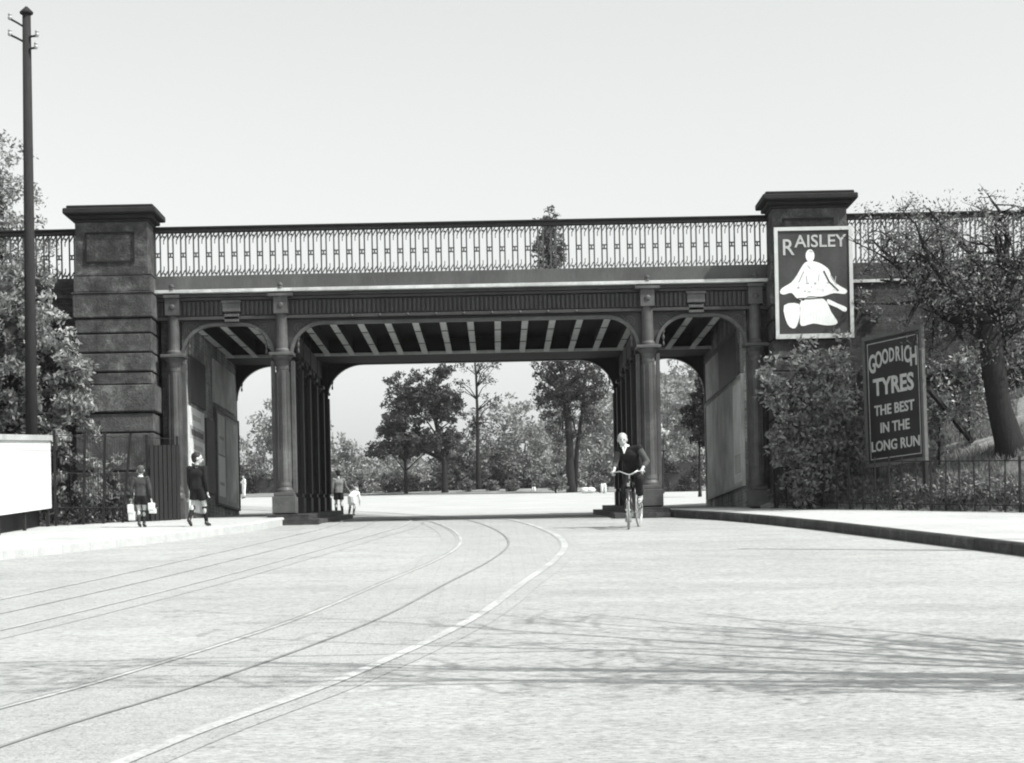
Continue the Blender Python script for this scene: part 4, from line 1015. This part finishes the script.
# ------------------------------------------------------------------ poles and wires
def pole(px0, y0, px1, y1, d, lab):
    a = P(px0,y0,d); b2 = P(px1,y1,d); zg = bank_left(a.x,a.y) if a.x < 0 else g(d)
    a.z = zg; dirv = b2-a
    T = thing('telegraph_pole', lab, 'telegraph pole', a)
    MB().tube([(0,0,-.4), dirv*.5, dirv], [.122,.104,.080], 12).build('shaft', 'wood', T, smooth=True)
    MB().lathe([(.12,0),(.13,.03),(.02,.14)], tuple(dirv), 12).build('pole_cap', 'wood', T)
    R_ = lambda px,py: P(px,py,d)-a
    for (p, q) in (((24,27),(11,20)),((24,42),(11,36)),((28,38),(38,37)),((28,50),(37,49))):
        A, B = R_(*p), R_(*q); A.y -= .02; B.y -= .08
        o = MB().tube([A, A.lerp(B,.5)-Vector((0,.03,0)), B], .022, 6).build('bracket_arm', 'wood', T)
        MB().lathe([(.03,-.02),(.045,.02),(.03,.05),(.04,.08),(.02,.11)], tuple(B), 10).build('insulator', 'porcelain', o)
    return T
pole(32, 490, 26.5, 14, 36.3, 'tall dark telegraph pole with short bracket arms in front of the railing')
# street wire poles either side of the road, outside the picture; the span wires throw the faint lines on the road
def wire_pole(X, Y, h, lab):
    T = thing('wire_pole', lab, 'pole', (X,Y,g(Y)+PZ), 0, 'span wire poles')
    MB().lathe([(.16,0),(.16,.8),(.12,.85),(.10,h*.6),(.07,h)], n=14).build('shaft', 'iron_dark', T); MB().lathe([(.09,0),(.1,.05),(.02,.2)], (0,0,h), 12).build('finial', 'iron_dark', T)
for i, (Y, zt, rad) in enumerate(((11.2,8.3,.022),(23.6,9.6,.022))):
    wire_pole(-11.6 if Y < 20 else -9.6, Y, zt-g(Y)-PZ+.2, ['iron pole on the left pavement nearest the camera','iron pole on the left pavement further up'][i]); wire_pole(9.3, Y, zt-g(Y)-PZ+.2, ['iron pole on the right pavement nearest the camera','iron pole on the right pavement further up'][i])
    m = MB(); pts = [Vector((-11.6+(20.9)*k/16 if Y < 20 else -9.6+18.9*k/16, Y, zt-.10*(1-((k-8)/8)**2))) for k in range(17)]; m.tube(pts, rad, 6)
    tag(m.build('span_wire', 'iron_dark'), ['overhead span wire nearest the camera','overhead span wire further up the road'][i], 'wire', 'overhead span wires')

# ------------------------------------------------------------------ people
def remesh(o, vox, sm=4):
    r = o.modifiers.new('remesh', 'REMESH'); r.mode = 'VOXEL'; r.voxel_size = vox; r.use_smooth_shade = True
    s = o.modifiers.new('smooth', 'SMOOTH'); s.factor = .5; s.iterations = sm
    return o
def hand(mb, wrist, dirv, side, h, grip=None):
    """palm, four fingers and thumb; grip = direction the fingers curl towards"""
    d = Vector(dirv).normalized(); s = Vector(side).normalized(); s = (s - d*s.dot(d)).normalized(); c = Vector(grip) if grip is not None else d.cross(s); c = (c-d*c.dot(d)); c = c.normalized() if c.length > 1e-6 else d.cross(s)
    k = h/1.7; w = Vector(wrist); 
    mb.cap(w, w+d*.05*k, .020*k, .024*k); 
    for o_ in (-.022,-.008,.008,.022): mb.cap(w+d*.03*k+s*o_*.6*k, w+d*.085*k+s*o_*k, .014*k, .012*k, 8)
    for o_, L in ((-.026,.066),(-.009,.076),(.009,.072),(.026,.056)):
        p0 = w+d*.085*k+s*o_*k; b1 = (.35 if grip is None else .9); p1 = p0+(d*(1-b1*.5)+c*b1).normalized()*L*.5*k; b2 = (.6 if grip is None else 2.4)
        p2 = p1+(d*(1-b2*.5)+c*b2).normalized()*L*.5*k
        mb.cap(p0,p1,.0095*k,.0085*k,8); mb.cap(p1,p2,.0085*k,.007*k,8)
    t0 = w+d*.03*k-s*.02*k; t1 = t0+(d*.6-s*.8+c*.3).normalized()*.035*k; t2 = t1+(d*.9-s*.2+c*.5).normalized()*.03*k
    mb.cap(t0,t1,.012*k,.0105*k,8); mb.cap(t1,t2,.0105*k,.008*k,8)
def person(label, loc, rz, h, J, outfit, tilt=0, group=None, hs=1.0, headturn=0, headpitch=0, vox=.0085, name='person', grips=(None,None)):
    """J: joints in fractions of h (x right, y forward, z up)"""
    j = {k: Vector(v)*h for k, v in J.items()}
    T = bpy.data.objects.new(name, bpy.data.meshes.new('body'))
    b = MB()
    # legs
    for s in ('l','r'):
        b.cap(j['hip_'+s], j['knee_'+s], .048*h, .033*h, 12); b.cap(j['knee_'+s], j['ank_'+s], .033*h, .019*h, 12)
        mid = j['knee_'+s].lerp(j['ank_'+s], .3); b.ell(mid+Vector((0,-.008*h,0)), (.031*h,.034*h,.06*h))
        b.cap(j['ank_'+s]-Vector((0,0,.012*h)), j['toe_'+s], .022*h, .016*h)
    b.cap(j['pelvis']-Vector((.035*h,0,0)), j['pelvis']+Vector((.035*h,0,0)), .058*h, .058*h, 14)
    b.cap(j['pelvis'], j['chest'], .060*h, .066*h, 14)
    b.cap(j['chest']-Vector((.035*h,0,0)), j['chest']+Vector((.035*h,0,0)), .062*h, .062*h, 14)
    for s in ('l','r'):
        b.cap(j['chest']+Vector((0,0,.03*h)), j['sh_'+s], .042*h, .030*h); b.cap(j['sh_'+s], j['elb_'+s], .028*h, .021*h); b.cap(j['elb_'+s], j['wri_'+s], .021*h, .0145*h)
        d = j['wri_'+s]-j['elb_'+s]; d = Vector(J.get('handdir_'+s)) if 'handdir_'+s in J else d
        hand(b, j['wri_'+s], d, Vector((0,1,0)) if grips[0] is None else Vector((1 if s == 'l' else -1,0,0)), h, grips[0] if s == 'l' else grips[1])
    b.cap(j['neck'], j['head'], .030*h, .027*h)
    Rm = Matrix.Rotation(headturn, 3, 'Z') @ Matrix.Rotation(headpitch, 3, 'X'); hd = j['head']; k = h*hs
    b.ell(hd+Rm@Vector((0,0,.012*k)), (.046*k,.056*k,.052*k), 16, 12, Rm); b.ell(hd+Rm@Vector((0,.012*k,-.022*k)), (.034*k,.040*k,.042*k), 14, 10, Rm)
    b.cap(hd+Rm@Vector((0,.052*k,.006*k)), hd+Rm@Vector((0,.064*k,-.014*k)), .006*k, .009*k, 8)
    b.cap(hd+Rm@Vector((-.014*k,.046*k,-.034*k)), hd+Rm@Vector((.014*k,.046*k,-.034*k)), .006*k, .006*k, 8)
    for sx in (-1,1): b.ell(hd+Rm@Vector((sx*.047*k,-.004*k,-.004*k)), (.007*k,.013*k,.018*k), 10, 8, Rm)
    body = b.build(name, 'skin', None, smooth=True); bpy.data.objects.remove(T); T = body
    T.location = loc; T.rotation_euler = (tilt, 0, rz); tag(T, label, 'person', group); remesh(T, vox)
    eye = MB(); brow = MB()
    for sx in (-1,1): eye.ell(hd+Rm@Vector((sx*.018*k,.050*k,.004*k)), (.007*k,.007*k,.005*k), 10, 8, Rm)
    eye.build('eyes', 'hair_dark', T)
    hb_ = MB()
    if outfit.get('cap'):
        hb_.ell(hd+Rm@Vector((0,-.004*k,.040*k)), (.052*k,.062*k,.030*k), 16, 10, Rm); hb_.ell(hd+Rm@Vector((0,.045*k,.030*k)), (.036*k,.034*k,.006*k), 12, 8, Rm)
        remesh(hb_.build('cap', outfit['cap'], T, smooth=True), vox)
    hb_ = MB(); hb_.ell(hd+Rm@Vector((0,-.010*k,.024*k)), (.050*k,.056*k,.050*k), 16, 10, Rm); hb_.ell(hd+Rm@Vector((0,-.026*k,-.004*k)), (.044*k,.036*k,.040*k), 14, 10, Rm)
    remesh(hb_.build('hair', outfit.get('hair','hair_dark'), T, smooth=True), vox, 3)
    # clothing
    tp = MB(); e = .012*h; sl_ = outfit.get('sleeve', 1.0)
    up_ = (j['chest']-j['pelvis']).normalized(); dn_ = .045*h if outfit.get('long') else 0
    for ox in (-.026*h, 0, .026*h): tp.tube([j['pelvis']-up_*dn_+Vector((ox,0,0)), j['pelvis']+up_*.03*h+Vector((ox,0,0)), j['pelvis'].lerp(j['chest'],.5)+Vector((ox,0,0)), j['chest']+Vector((ox,0,0))], [.058*h+e*1.3, .056*h+e*1.3, .050*h+e*1.2, .054*h+e*1.2], 14)
    tp.cap(j['chest']-Vector((.035*h,0,0)), j['chest']+Vector((.035*h,0,0)), .062*h+e, .062*h+e, 14)
    for s in ('l','r'):
        tp.cap(j['chest']+Vector((0,0,.03*h)), j['sh_'+s], .042*h+e, .031*h+e*.9); 
        if outfit.get('shirt'): 
            sv_ = MB(); sv_.cap(j['sh_'+s], j['elb_'+s], .031*h+e*.5, .025*h+e*.5); sv_.cap(j['elb_'+s], j['elb_'+s].lerp(j['wri_'+s],.5), .025*h+e*.5, .021*h+e*.4); remesh(sv_.build('shirt_sleeve', outfit['shirt'], T, smooth=True), vox)
        elif sl_ > .5: tp.cap(j['sh_'+s], j['elb_'+s], .030*h+e*.9, .024*h+e*.7); tp.cap(j['elb_'+s], j['elb_'+s].lerp(j['wri_'+s],.88), .024*h+e*.7, .018*h+e*.5)
        else: tp.cap(j['sh_'+s], j['sh_'+s].lerp(j['elb_'+s],.92), .030*h+e*.9, .026*h+e*.7)
    remesh(tp.build(outfit['top'][0], outfit['top'][1], T, smooth=True), vox)
    if outfit.get('collar'):
        cb = MB(); cb.tube([j['neck']+Vector((.036*h*math.cos(2*PI*q/12), .034*h*math.sin(2*PI*q/12), .004*h)) for q in range(13)], .012*h, 8, caps=False)
        cb.cap(j['neck']+Vector((.015*h,.040*h,-.01*h)), j['neck']+Vector((0,.062*h,-.07*h)), .010*h, .005*h); cb.cap(j['neck']+Vector((-.015*h,.040*h,-.01*h)), j['neck']+Vector((0,.062*h,-.07*h)), .010*h, .005*h)
        cb.build('collar', outfit['collar'], T, smooth=True)
    bt = MB(); ln = outfit.get('leg', .8)
    bt.cap(j['pelvis']-Vector((.035*h,0,-.01*h)), j['pelvis']+Vector((.035*h,0,.01*h)), .060*h+e*.6, .060*h+e*.6, 14)
    for s in ('l','r'):
        if ln <= 1: bt.tube([j['hip_'+s]+Vector((0,0,.02*h)), j['hip_'+s].lerp(j['knee_'+s], ln*.5), j['hip_'+s].lerp(j['knee_'+s], ln)], [.050*h+e*.8, .048*h+e, .046*h+e*1.1], 14)
        else: bt.cap(j['hip_'+s], j['knee_'+s], .050*h+e, .036*h+e, 14); bt.cap(j['knee_'+s], j['knee_'+s].lerp(j['ank_'+s], ln-1), .036*h+e, .027*h+e, 14)
    if outfit.get('skirt'): bt.cap(j['pelvis'], (j['knee_l']+j['knee_r'])/2+Vector((0,0,.13*h)), .085*h, .12*h, 14)
    remesh(bt.build(outfit['bottom'][0], outfit['bottom'][1], T, smooth=True), vox)
    if outfit.get('socks'):
        for s in ('l','r'):
            sb = MB(); a0 = j['knee_'+s].lerp(j['ank_'+s], outfit.get('sock_from',.14)); sb.cap(a0, j['ank_'+s], .036*h, .024*h, 12); sb.build('sock', outfit['socks'], T, smooth=True)
    for s in ('l','r'):
        sb = MB(); a0 = j['ank_'+s]; tt = j['toe_'+s]; dv = (tt-a0); 
        sb.cap(a0+Vector((0,-.012*h,-.008*h)), a0+Vector((0,0,.012*h)), .027*h, .025*h, 12); sb.cap(a0-Vector((0,0,.014*h)), tt, .025*h, .021*h, 12); sb.ell((a0+tt)/2+Vector((0,0,-.022*h)), (.025*h, .07*h, .010*h), 12, 8, Matrix.Rotation(math.atan2(-dv.x, dv.y) if dv.length > 0 else 0, 3, 'Z') @ Matrix.Rotation(math.atan2(dv.z+.012*h, math.hypot(dv.x,dv.y)), 3, 'X'))
        remesh(sb.build('shoe', outfit.get('shoes','shoe'), T, smooth=True), vox)
    return T
def stand(**k):
    J = dict(hip_l=(-.048,0,.50), hip_r=(.048,0,.50), knee_l=(-.052,.01,.28), knee_r=(.052,.01,.28), ank_l=(-.052,-.01,.052), ank_r=(.052,-.01,.052), toe_l=(-.058,.075,.022), toe_r=(.058,.075,.022),
             pelvis=(0,0,.535), chest=(0,.004,.70), neck=(0,.0,.805), head=(0,.016,.905), sh_l=(-.105,0,.775), sh_r=(.105,0,.775), elb_l=(-.135,-.01,.61), elb_r=(.135,-.01,.61), wri_l=(-.14,.03,.47), wri_r=(.14,.03,.47))
    J.update(k); return J
# boy with parcels, seen from behind
b1 = P(141.5, 524, 34.7); b1.z = g(b1.y)+PZ
person('smaller boy walking away in grey jersey and dark shorts, a white parcel in each hand', b1, math.radians(-4), 1.13,
       stand(knee_l=(-.045,.03,.285), ank_l=(-.030,-.03,.06), toe_l=(-.03,.05,.03), knee_r=(.04,.05,.285), ank_r=(.028,.05,.052), toe_r=(.03,.135,.022), wri_l=(-.155,.02,.46), wri_r=(.155,.02,.46), elb_l=(-.15,-.02,.61), elb_r=(.15,-.02,.61)),
       dict(hair='hair_mid', top=('jersey','cloth_grey'), bottom=('shorts','cloth_dark'), leg=.62, socks='cloth_grey', collar='cloth_white', long=True), hs=1.2, headturn=.2)
for sx, dz, lab, sc in ((-1, .0, 'white paper parcel hanging from the smaller boy\'s left hand', 1.15), (1, .04, 'white paper parcel carried in the smaller boy\'s right hand', 1.0)):
    m = MB(); m.box(-.06,.05,-.07,.07,-.17*sc,-.04); m.box(-.045,.075,-.06,.08,-.29*sc if sx < 0 else -.23,-.15*sc); m.cap((0,0,-.05),(0,0,.01),.02,.012)
    o = m.build('paper_parcel', 'whiteboard', smooth=True); o.location = (b1.x+sx*.185, b1.y+.03, b1.z+.455+dz*.5); tag(o, lab, 'parcel', "parcels in the boy's hands"); remesh(o, .008, 3)
b2 = P(198, 524.5, 34.6); b2.z = g(b2.y)+PZ
person('taller dark-haired boy in dark jacket and shorts walking away, face turned right', b2, math.radians(-12), 1.34,
       stand(hip_l=(-.045,0,.50), knee_l=(-.070,.03,.285), ank_l=(-.085,-.10,.085), toe_l=(-.085,-.03,.028), knee_r=(.065,.08,.285), ank_r=(.085,.10,.052), toe_r=(.10,.18,.024), elb_r=(.13,-.03,.60), wri_r=(.135,.02,.46), elb_l=(-.125,.03,.60), wri_l=(-.12,.09,.47)),
       dict(hair='hair_dark', top=('jacket','cloth_dark'), bottom=('shorts','cloth_dark'), leg=.66, socks='cloth_dark', collar='cloth_grey', long=True), hs=1.24, headturn=math.radians(-62))
# pair near the left columns
c1 = P(339, 514, 51.2); c1.z = g(c1.y)
person('boy in dark cap and drab jacket beside the left columns, reaching right', c1, math.radians(15), 1.24,
       stand(elb_r=(.17,.10,.63), wri_r=(.27,.17,.53), sh_r=(.11,.02,.77), knee_l=(-.05,.05,.285), ank_l=(-.05,.04,.052), toe_l=(-.05,.12,.022), knee_r=(.06,.0,.28), ank_r=(.06,-.08,.07), toe_r=(.06,-.01,.025)),
       dict(hair='hair_dark', cap='cloth_dark', top=('jacket','cloth_grey2'), bottom=('shorts','cloth_dark'), leg=.7, socks='cloth_dark', long=True), hs=1.15)
c2 = P(352, 515, 50.6); c2.z = g(c2.y)
person('small child in white bending forward on the road beside the capped boy', c2, math.radians(-22), .98,
       stand(pelvis=(0,-.02,.50), chest=(0,.14,.60), neck=(0,.22,.655), head=(0,.30,.69), sh_l=(-.10,.20,.62), sh_r=(.10,.20,.62), elb_l=(-.12,.24,.46), elb_r=(.12,.24,.46), wri_l=(-.09,.30,.34), wri_r=(.09,.30,.34), hip_l=(-.05,-.02,.47), hip_r=(.05,-.02,.47), knee_l=(-.07,.04,.27), knee_r=(.07,.02,.27), ank_l=(-.08,-.02,.052), ank_r=(.08,-.06,.052), toe_l=(-.08,.06,.022), toe_r=(.08,.02,.022)),
       dict(hair='hair_fair', top=('smock','cloth_white'), long=True, bottom=('skirt','cloth_white'), skirt=True, leg=.75, socks='cloth_grey', shoes='shoe'), hs=1.2, headpitch=-.5)
c3 = P(244, 491, 116); c3.z = g(c3.y)
person('distant person in white standing far off in the left side arch', c3, math.radians(120), 1.45, stand(elb_r=(.16,.04,.66), wri_r=(.14,.12,.72)),
       dict(hair='hair_dark', top=('blouse','cloth_white'), bottom=('trousers','cloth_white'), leg=1.6, long=True), vox=.014)

# ------------------------------------------------------------------ bicycle and rider
bc = P(634.5, 531, 33.9); bc.z = g(bc.y); th = math.radians(166); pitch = -math.atan(.0725)
T = thing('bicycle', 'roadster bicycle ridden towards the camera by the fair-haired cyclist', 'bicycle', bc); T.rotation_euler = (pitch, 0, th)
WR = .335; fy, ry = .56, -.50
def wheel(y0, name, steer=0):
    M3 = Matrix.Rotation(steer, 3, 'Z'); c0 = Vector((0,y0,WR))
    def R_(p): return c0 + M3 @ Vector(p)
    w = bpy.data.objects.new('x', None)
    m = MB(); m.tube([R_((0,WR*.955*math.cos(2*PI*k/40),WR*.955*math.sin(2*PI*k/40))) for k in range(41)], .019, 8, caps=False); ty = m.build('wheel', 'tyre', T, smooth=True)
    m = MB(); m.tube([R_((0,WR*.89*math.cos(2*PI*k/40),WR*.89*math.sin(2*PI*k/40))) for k in range(41)], .011, 6, caps=False); m.build('rim', 'chrome', ty, smooth=True)
    m = MB()
    for k in range(28): 
        a = 2*PI*k/28; m.tube([R_(((-1)**k*.03,.02*math.cos(a+.6),.02*math.sin(a+.6))), R_((0,WR*.88*math.cos(a),WR*.88*math.sin(a)))], .0018, 4)
    m.build('spokes', 'chrome', ty); MB().tube([R_((-.05,0,0)),R_((.05,0,0))], .018, 10).build('hub', 'chrome', ty)
    m = MB(); a0, a1 = (-.2, 2.3) if y0 < 0 else (.5, 2.6)
    arc = [a0+(a1-a0)*k/14 for k in range(15)]; vs = []
    for a in arc:
        for xx, rr_ in ((-.03,WR+.018),(-.015,WR+.032),(.015,WR+.032),(.03,WR+.018)): vs.append(R_((xx, -rr_*math.cos(a) if y0 < 0 else -rr_*math.cos(a), rr_*math.sin(a))))
    m.add(vs, [(i*4+q, i*4+q+1, i*4+5+q, i*4+4+q) for i in range(14) for q in range(3)]); m.build('mudguard', 'bikeframe', T, smooth=True)
wheel(ry, 'rear'); st = math.radians(12); wheel(fy, 'front', st)
bb = Vector((0,-.06,.28)); seat = Vector((0,-.20,.80)); headt = Vector((0,.36,.86)); headb = Vector((0,.40,.66)); rear = Vector((0,ry,WR))
m = MB()
for a, b_ in ((bb,seat),(seat+Vector((0,0,-.05)),headt),(bb,headb),(headt,headb)): m.tube([a,b_], .016, 10)
for sx in (-1,1): m.tube([bb+Vector((sx*.02,0,0)), rear+Vector((sx*.06,0,0))], .010, 8); m.tube([seat+Vector((sx*.01,0,-.04)), rear+Vector((sx*.06,0,0))], .009, 8)
m.build('frame', 'bikeframe', T, smooth=True)
m = MB()
for sx in (-1,1): m.tube([headb+Vector((sx*.03,.01,0)), Vector((sx*.05, fy-.06, .45)), Vector((sx*.05,fy,WR))], .012, 8)
m.tube([headb+Vector((-.04,.01,0)), headb+Vector((.04,.01,0))], .016, 8); m.build('fork', 'bikeframe', T, smooth=True)
m = MB(); hbz = .99; hbx = [(-.20,.16,hbz-.03),(-.20,.28,hbz+.0),(-.14,.40,hbz+.01),(-.05,.42,hbz-.04),(0,.42,hbz-.05),(.05,.42,hbz-.04),(.16,.40,hbz+.01),(.24,.28,hbz+.0),(.25,.16,hbz-.03)]
MS = Matrix.Rotation(st, 3, 'Z'); hc = Vector((0,.36,0)); hbx = [hc+MS@(Vector(p)-hc) for p in hbx]
m.tube(hbx, .011, 8); m.tube([headt, Vector((0,.35,.94)), hbx[4]], .013, 8); hbr = m.build('handlebar', 'chrome', T, smooth=True)
for a, b_ in ((hbx[0],hbx[1]),(hbx[8],hbx[7])): MB().tube([a,a.lerp(b_,.8)], .017, 8).build('grip', 'saddle', hbr)
m = MB(); m.tube([(0,-.20,.80),(0,-.215,.90)], .012, 8); m.build('seat_post', 'chrome', T)
m = MB(); m.ell((0,-.27,.925), (.095,.11,.035), 16, 8); m.ell((0,-.15,.925), (.035,.13,.025), 14, 8); m.build('saddle', 'saddle', T, smooth=True)
m = MB(); m.tube([bb+Vector((.035,.09*math.cos(2*PI*k/24),.09*math.sin(2*PI*k/24))) for k in range(25)], .006, 6, caps=False)
for k in range(5): a = 2*PI*k/5; m.tube([bb+Vector((.035,0,0)), bb+Vector((.035,.088*math.cos(a),.088*math.sin(a)))], .005, 5)
m.tube([bb-Vector((.06,0,0)), bb+Vector((.06,0,0))], .018, 8); m.tube([bb+Vector((.055,0,0)), bb+Vector((.06,.03,-.165))], .009, 6); m.tube([bb+Vector((-.055,0,0)), bb+Vector((-.06,-.03,.165))], .009, 6)
ck = m.build('crank', 'chrome', T)
MB().box(.06,.15,bb.y-.01,bb.y+.07,bb.z-.18,bb.z-.155).build('pedal', 'bikeframe', ck); MB().box(-.15,-.06,bb.y-.07,bb.y+.01,bb.z+.155,bb.z+.18).build('pedal', 'bikeframe', ck)
m = MB(); m.tube([bb+Vector((.035,0,.09)), rear+Vector((.035,0,.035))], .006, 5); m.tube([bb+Vector((.035,0,-.09)), rear+Vector((.035,0,-.035))], .006, 5); m.build('chain', 'bikeframe', T)
MB().box(-.02,.02,.44,.50,.74,.80).build('lamp_bracket', 'chrome', T)
h = 1.72
def fr3(v): return tuple(c/h for c in v)
gl3, gr3 = hbx[0].lerp(hbx[1],.35), hbx[8].lerp(hbx[7],.35)
J = dict(pelvis=fr3((0,-.26,1.02)), hip_l=fr3((-.09,-.23,.99)), hip_r=fr3((.09,-.23,.99)), knee_l=fr3((-.13,.19,.88)), knee_r=fr3((.12,.12,.60)), ank_l=fr3((-.12,.00,.52)), ank_r=fr3((.11,-.08,.215)),
         toe_l=fr3((-.12,.12,.475)), toe_r=fr3((.12,.05,.15)), chest=fr3((.08,-.12,1.28)), neck=fr3((.13,-.04,1.43)), head=fr3((.16,.02,1.545)), sh_l=fr3((-.11,-.08,1.39)), sh_r=fr3((.245,-.07,1.36)),
         elb_l=fr3((-.25,-.06,1.15)), elb_r=fr3((.31,-.02,1.13)), wri_l=fr3(gl3+Vector((-.02,-.08,.05))), wri_r=fr3(gr3+Vector((.02,-.08,.05))), handdir_l=(.0,.9,-.35), handdir_r=(.0,.9,-.35))
T2 = person('fair-haired cyclist in dark waistcoat and grey shirt sleeves leaning over the handlebars', bc, th, h, J,
       dict(hair='hair_fair', top=('waistcoat','cloth_dark'), shirt='cloth_shirt', bottom=('trousers','cloth_dark'), leg=1.75, sleeve=.4, collar='cloth_white', socks='cloth_white', sock_from=.6, shoes='cloth_mid'), tilt=pitch, headturn=math.radians(10), grips=(Vector((0,.1,-1)), Vector((0,.1,-1))), vox=.0075)

# ------------------------------------------------------------------ summer haze
hz = MB().box(-900,900,-80,1500,-60,45).build('haze', 'soil'); hz.data.materials.clear(); tag(hz, kind='stuff')
hm = bpy.data.materials.new('haze'); hm.use_nodes = True; hn = hm.node_tree; hn.nodes.clear()
ho = hn.nodes.new('ShaderNodeOutputMaterial'); hv = hn.nodes.new('ShaderNodeVolumePrincipled'); hv.inputs['Color'].default_value = (.9,.92,.91,1); hv.inputs['Density'].default_value = HAZE; hv.inputs['Anisotropy'].default_value = .2
hn.links.new(hv.outputs[0], ho.inputs['Volume']); hz.data.materials.append(hm)
# ------------------------------------------------------------------ camera, light, world
cd = bpy.data.cameras.new('camera'); cam = bpy.data.objects.new('camera', cd); col.objects.link(cam)
cam.location = (0,0,E); cd.sensor_width = 36; cd.lens = 36*F/W
cam.rotation_euler = (Matrix.Rotation(PI/2, 4, 'X') @ Matrix.Rotation(-ROLL, 4, 'Z')).to_euler()
cd.shift_x = (W/2-PX)/W; cd.shift_y = (PY-H/2)/W; cd.clip_end = 5000; cd.clip_start = .1
scene.camera = cam
SAZ, SEL = math.radians(63), math.radians(50)
sv = Vector((math.sin(SAZ)*math.cos(SEL), -math.cos(SAZ)*math.cos(SEL), math.sin(SEL)))
sd = bpy.data.lights.new('sun', 'SUN'); sd.energy = 3.9; sd.angle = math.radians(.5); sd.color = (1,.985,.96)
so = bpy.data.objects.new('sun', sd); col.objects.link(so); so.rotation_euler = sv.to_track_quat('Z', 'Y').to_euler()
w = bpy.data.worlds.new('World'); scene.world = w; w.use_nodes = True; nt = w.node_tree; N = nt.nodes; L = nt.links; N.clear()
sky = N.new('ShaderNodeTexSky'); sky.sky_type = 'NISHITA'; sky.sun_disc = False; sky.sun_elevation = SEL
sky.sun_rotation = math.atan2(sv.x, sv.y); sky.air_density = 1.0; sky.dust_density = 3.0; sky.ozone_density = 1.0
bw = N.new('ShaderNodeSeparateColor'); cc = N.new('ShaderNodeCombineColor'); L.new(sky.outputs[0], bw.inputs[0])
for i, k in enumerate((.975,1.0,.99)):
    acc = None
    for ch, wt in ((0,.07),(1,.19),(2,.76)):
        mm = N.new('ShaderNodeMath'); mm.operation = 'MULTIPLY_ADD'; mm.inputs[1].default_value = k*wt; L.new(bw.outputs[ch], mm.inputs[0]); mm.inputs[2].default_value = 0
        if acc is not None: L.new(acc, mm.inputs[2])
        acc = mm.outputs[0]
    L.new(acc, cc.inputs[i])
bg = N.new('ShaderNodeBackground'); bg.inputs[1].default_value = .15; out = N.new('ShaderNodeOutputWorld'); L.new(cc.outputs[0], bg.inputs[0]); L.new(bg.outputs[0], out.inputs[0])
scene.view_settings.view_transform = 'Standard'; scene.view_settings.look = 'None'; scene.view_settings.exposure = 0.66; scene.view_settings.gamma = 1
scene.cycles.max_bounces = 6; scene.cycles.diffuse_bounces = 4; scene.cycles.use_denoising = True; scene.cycles.filter_width = 2.0; scene.cycles.volume_bounces = 0
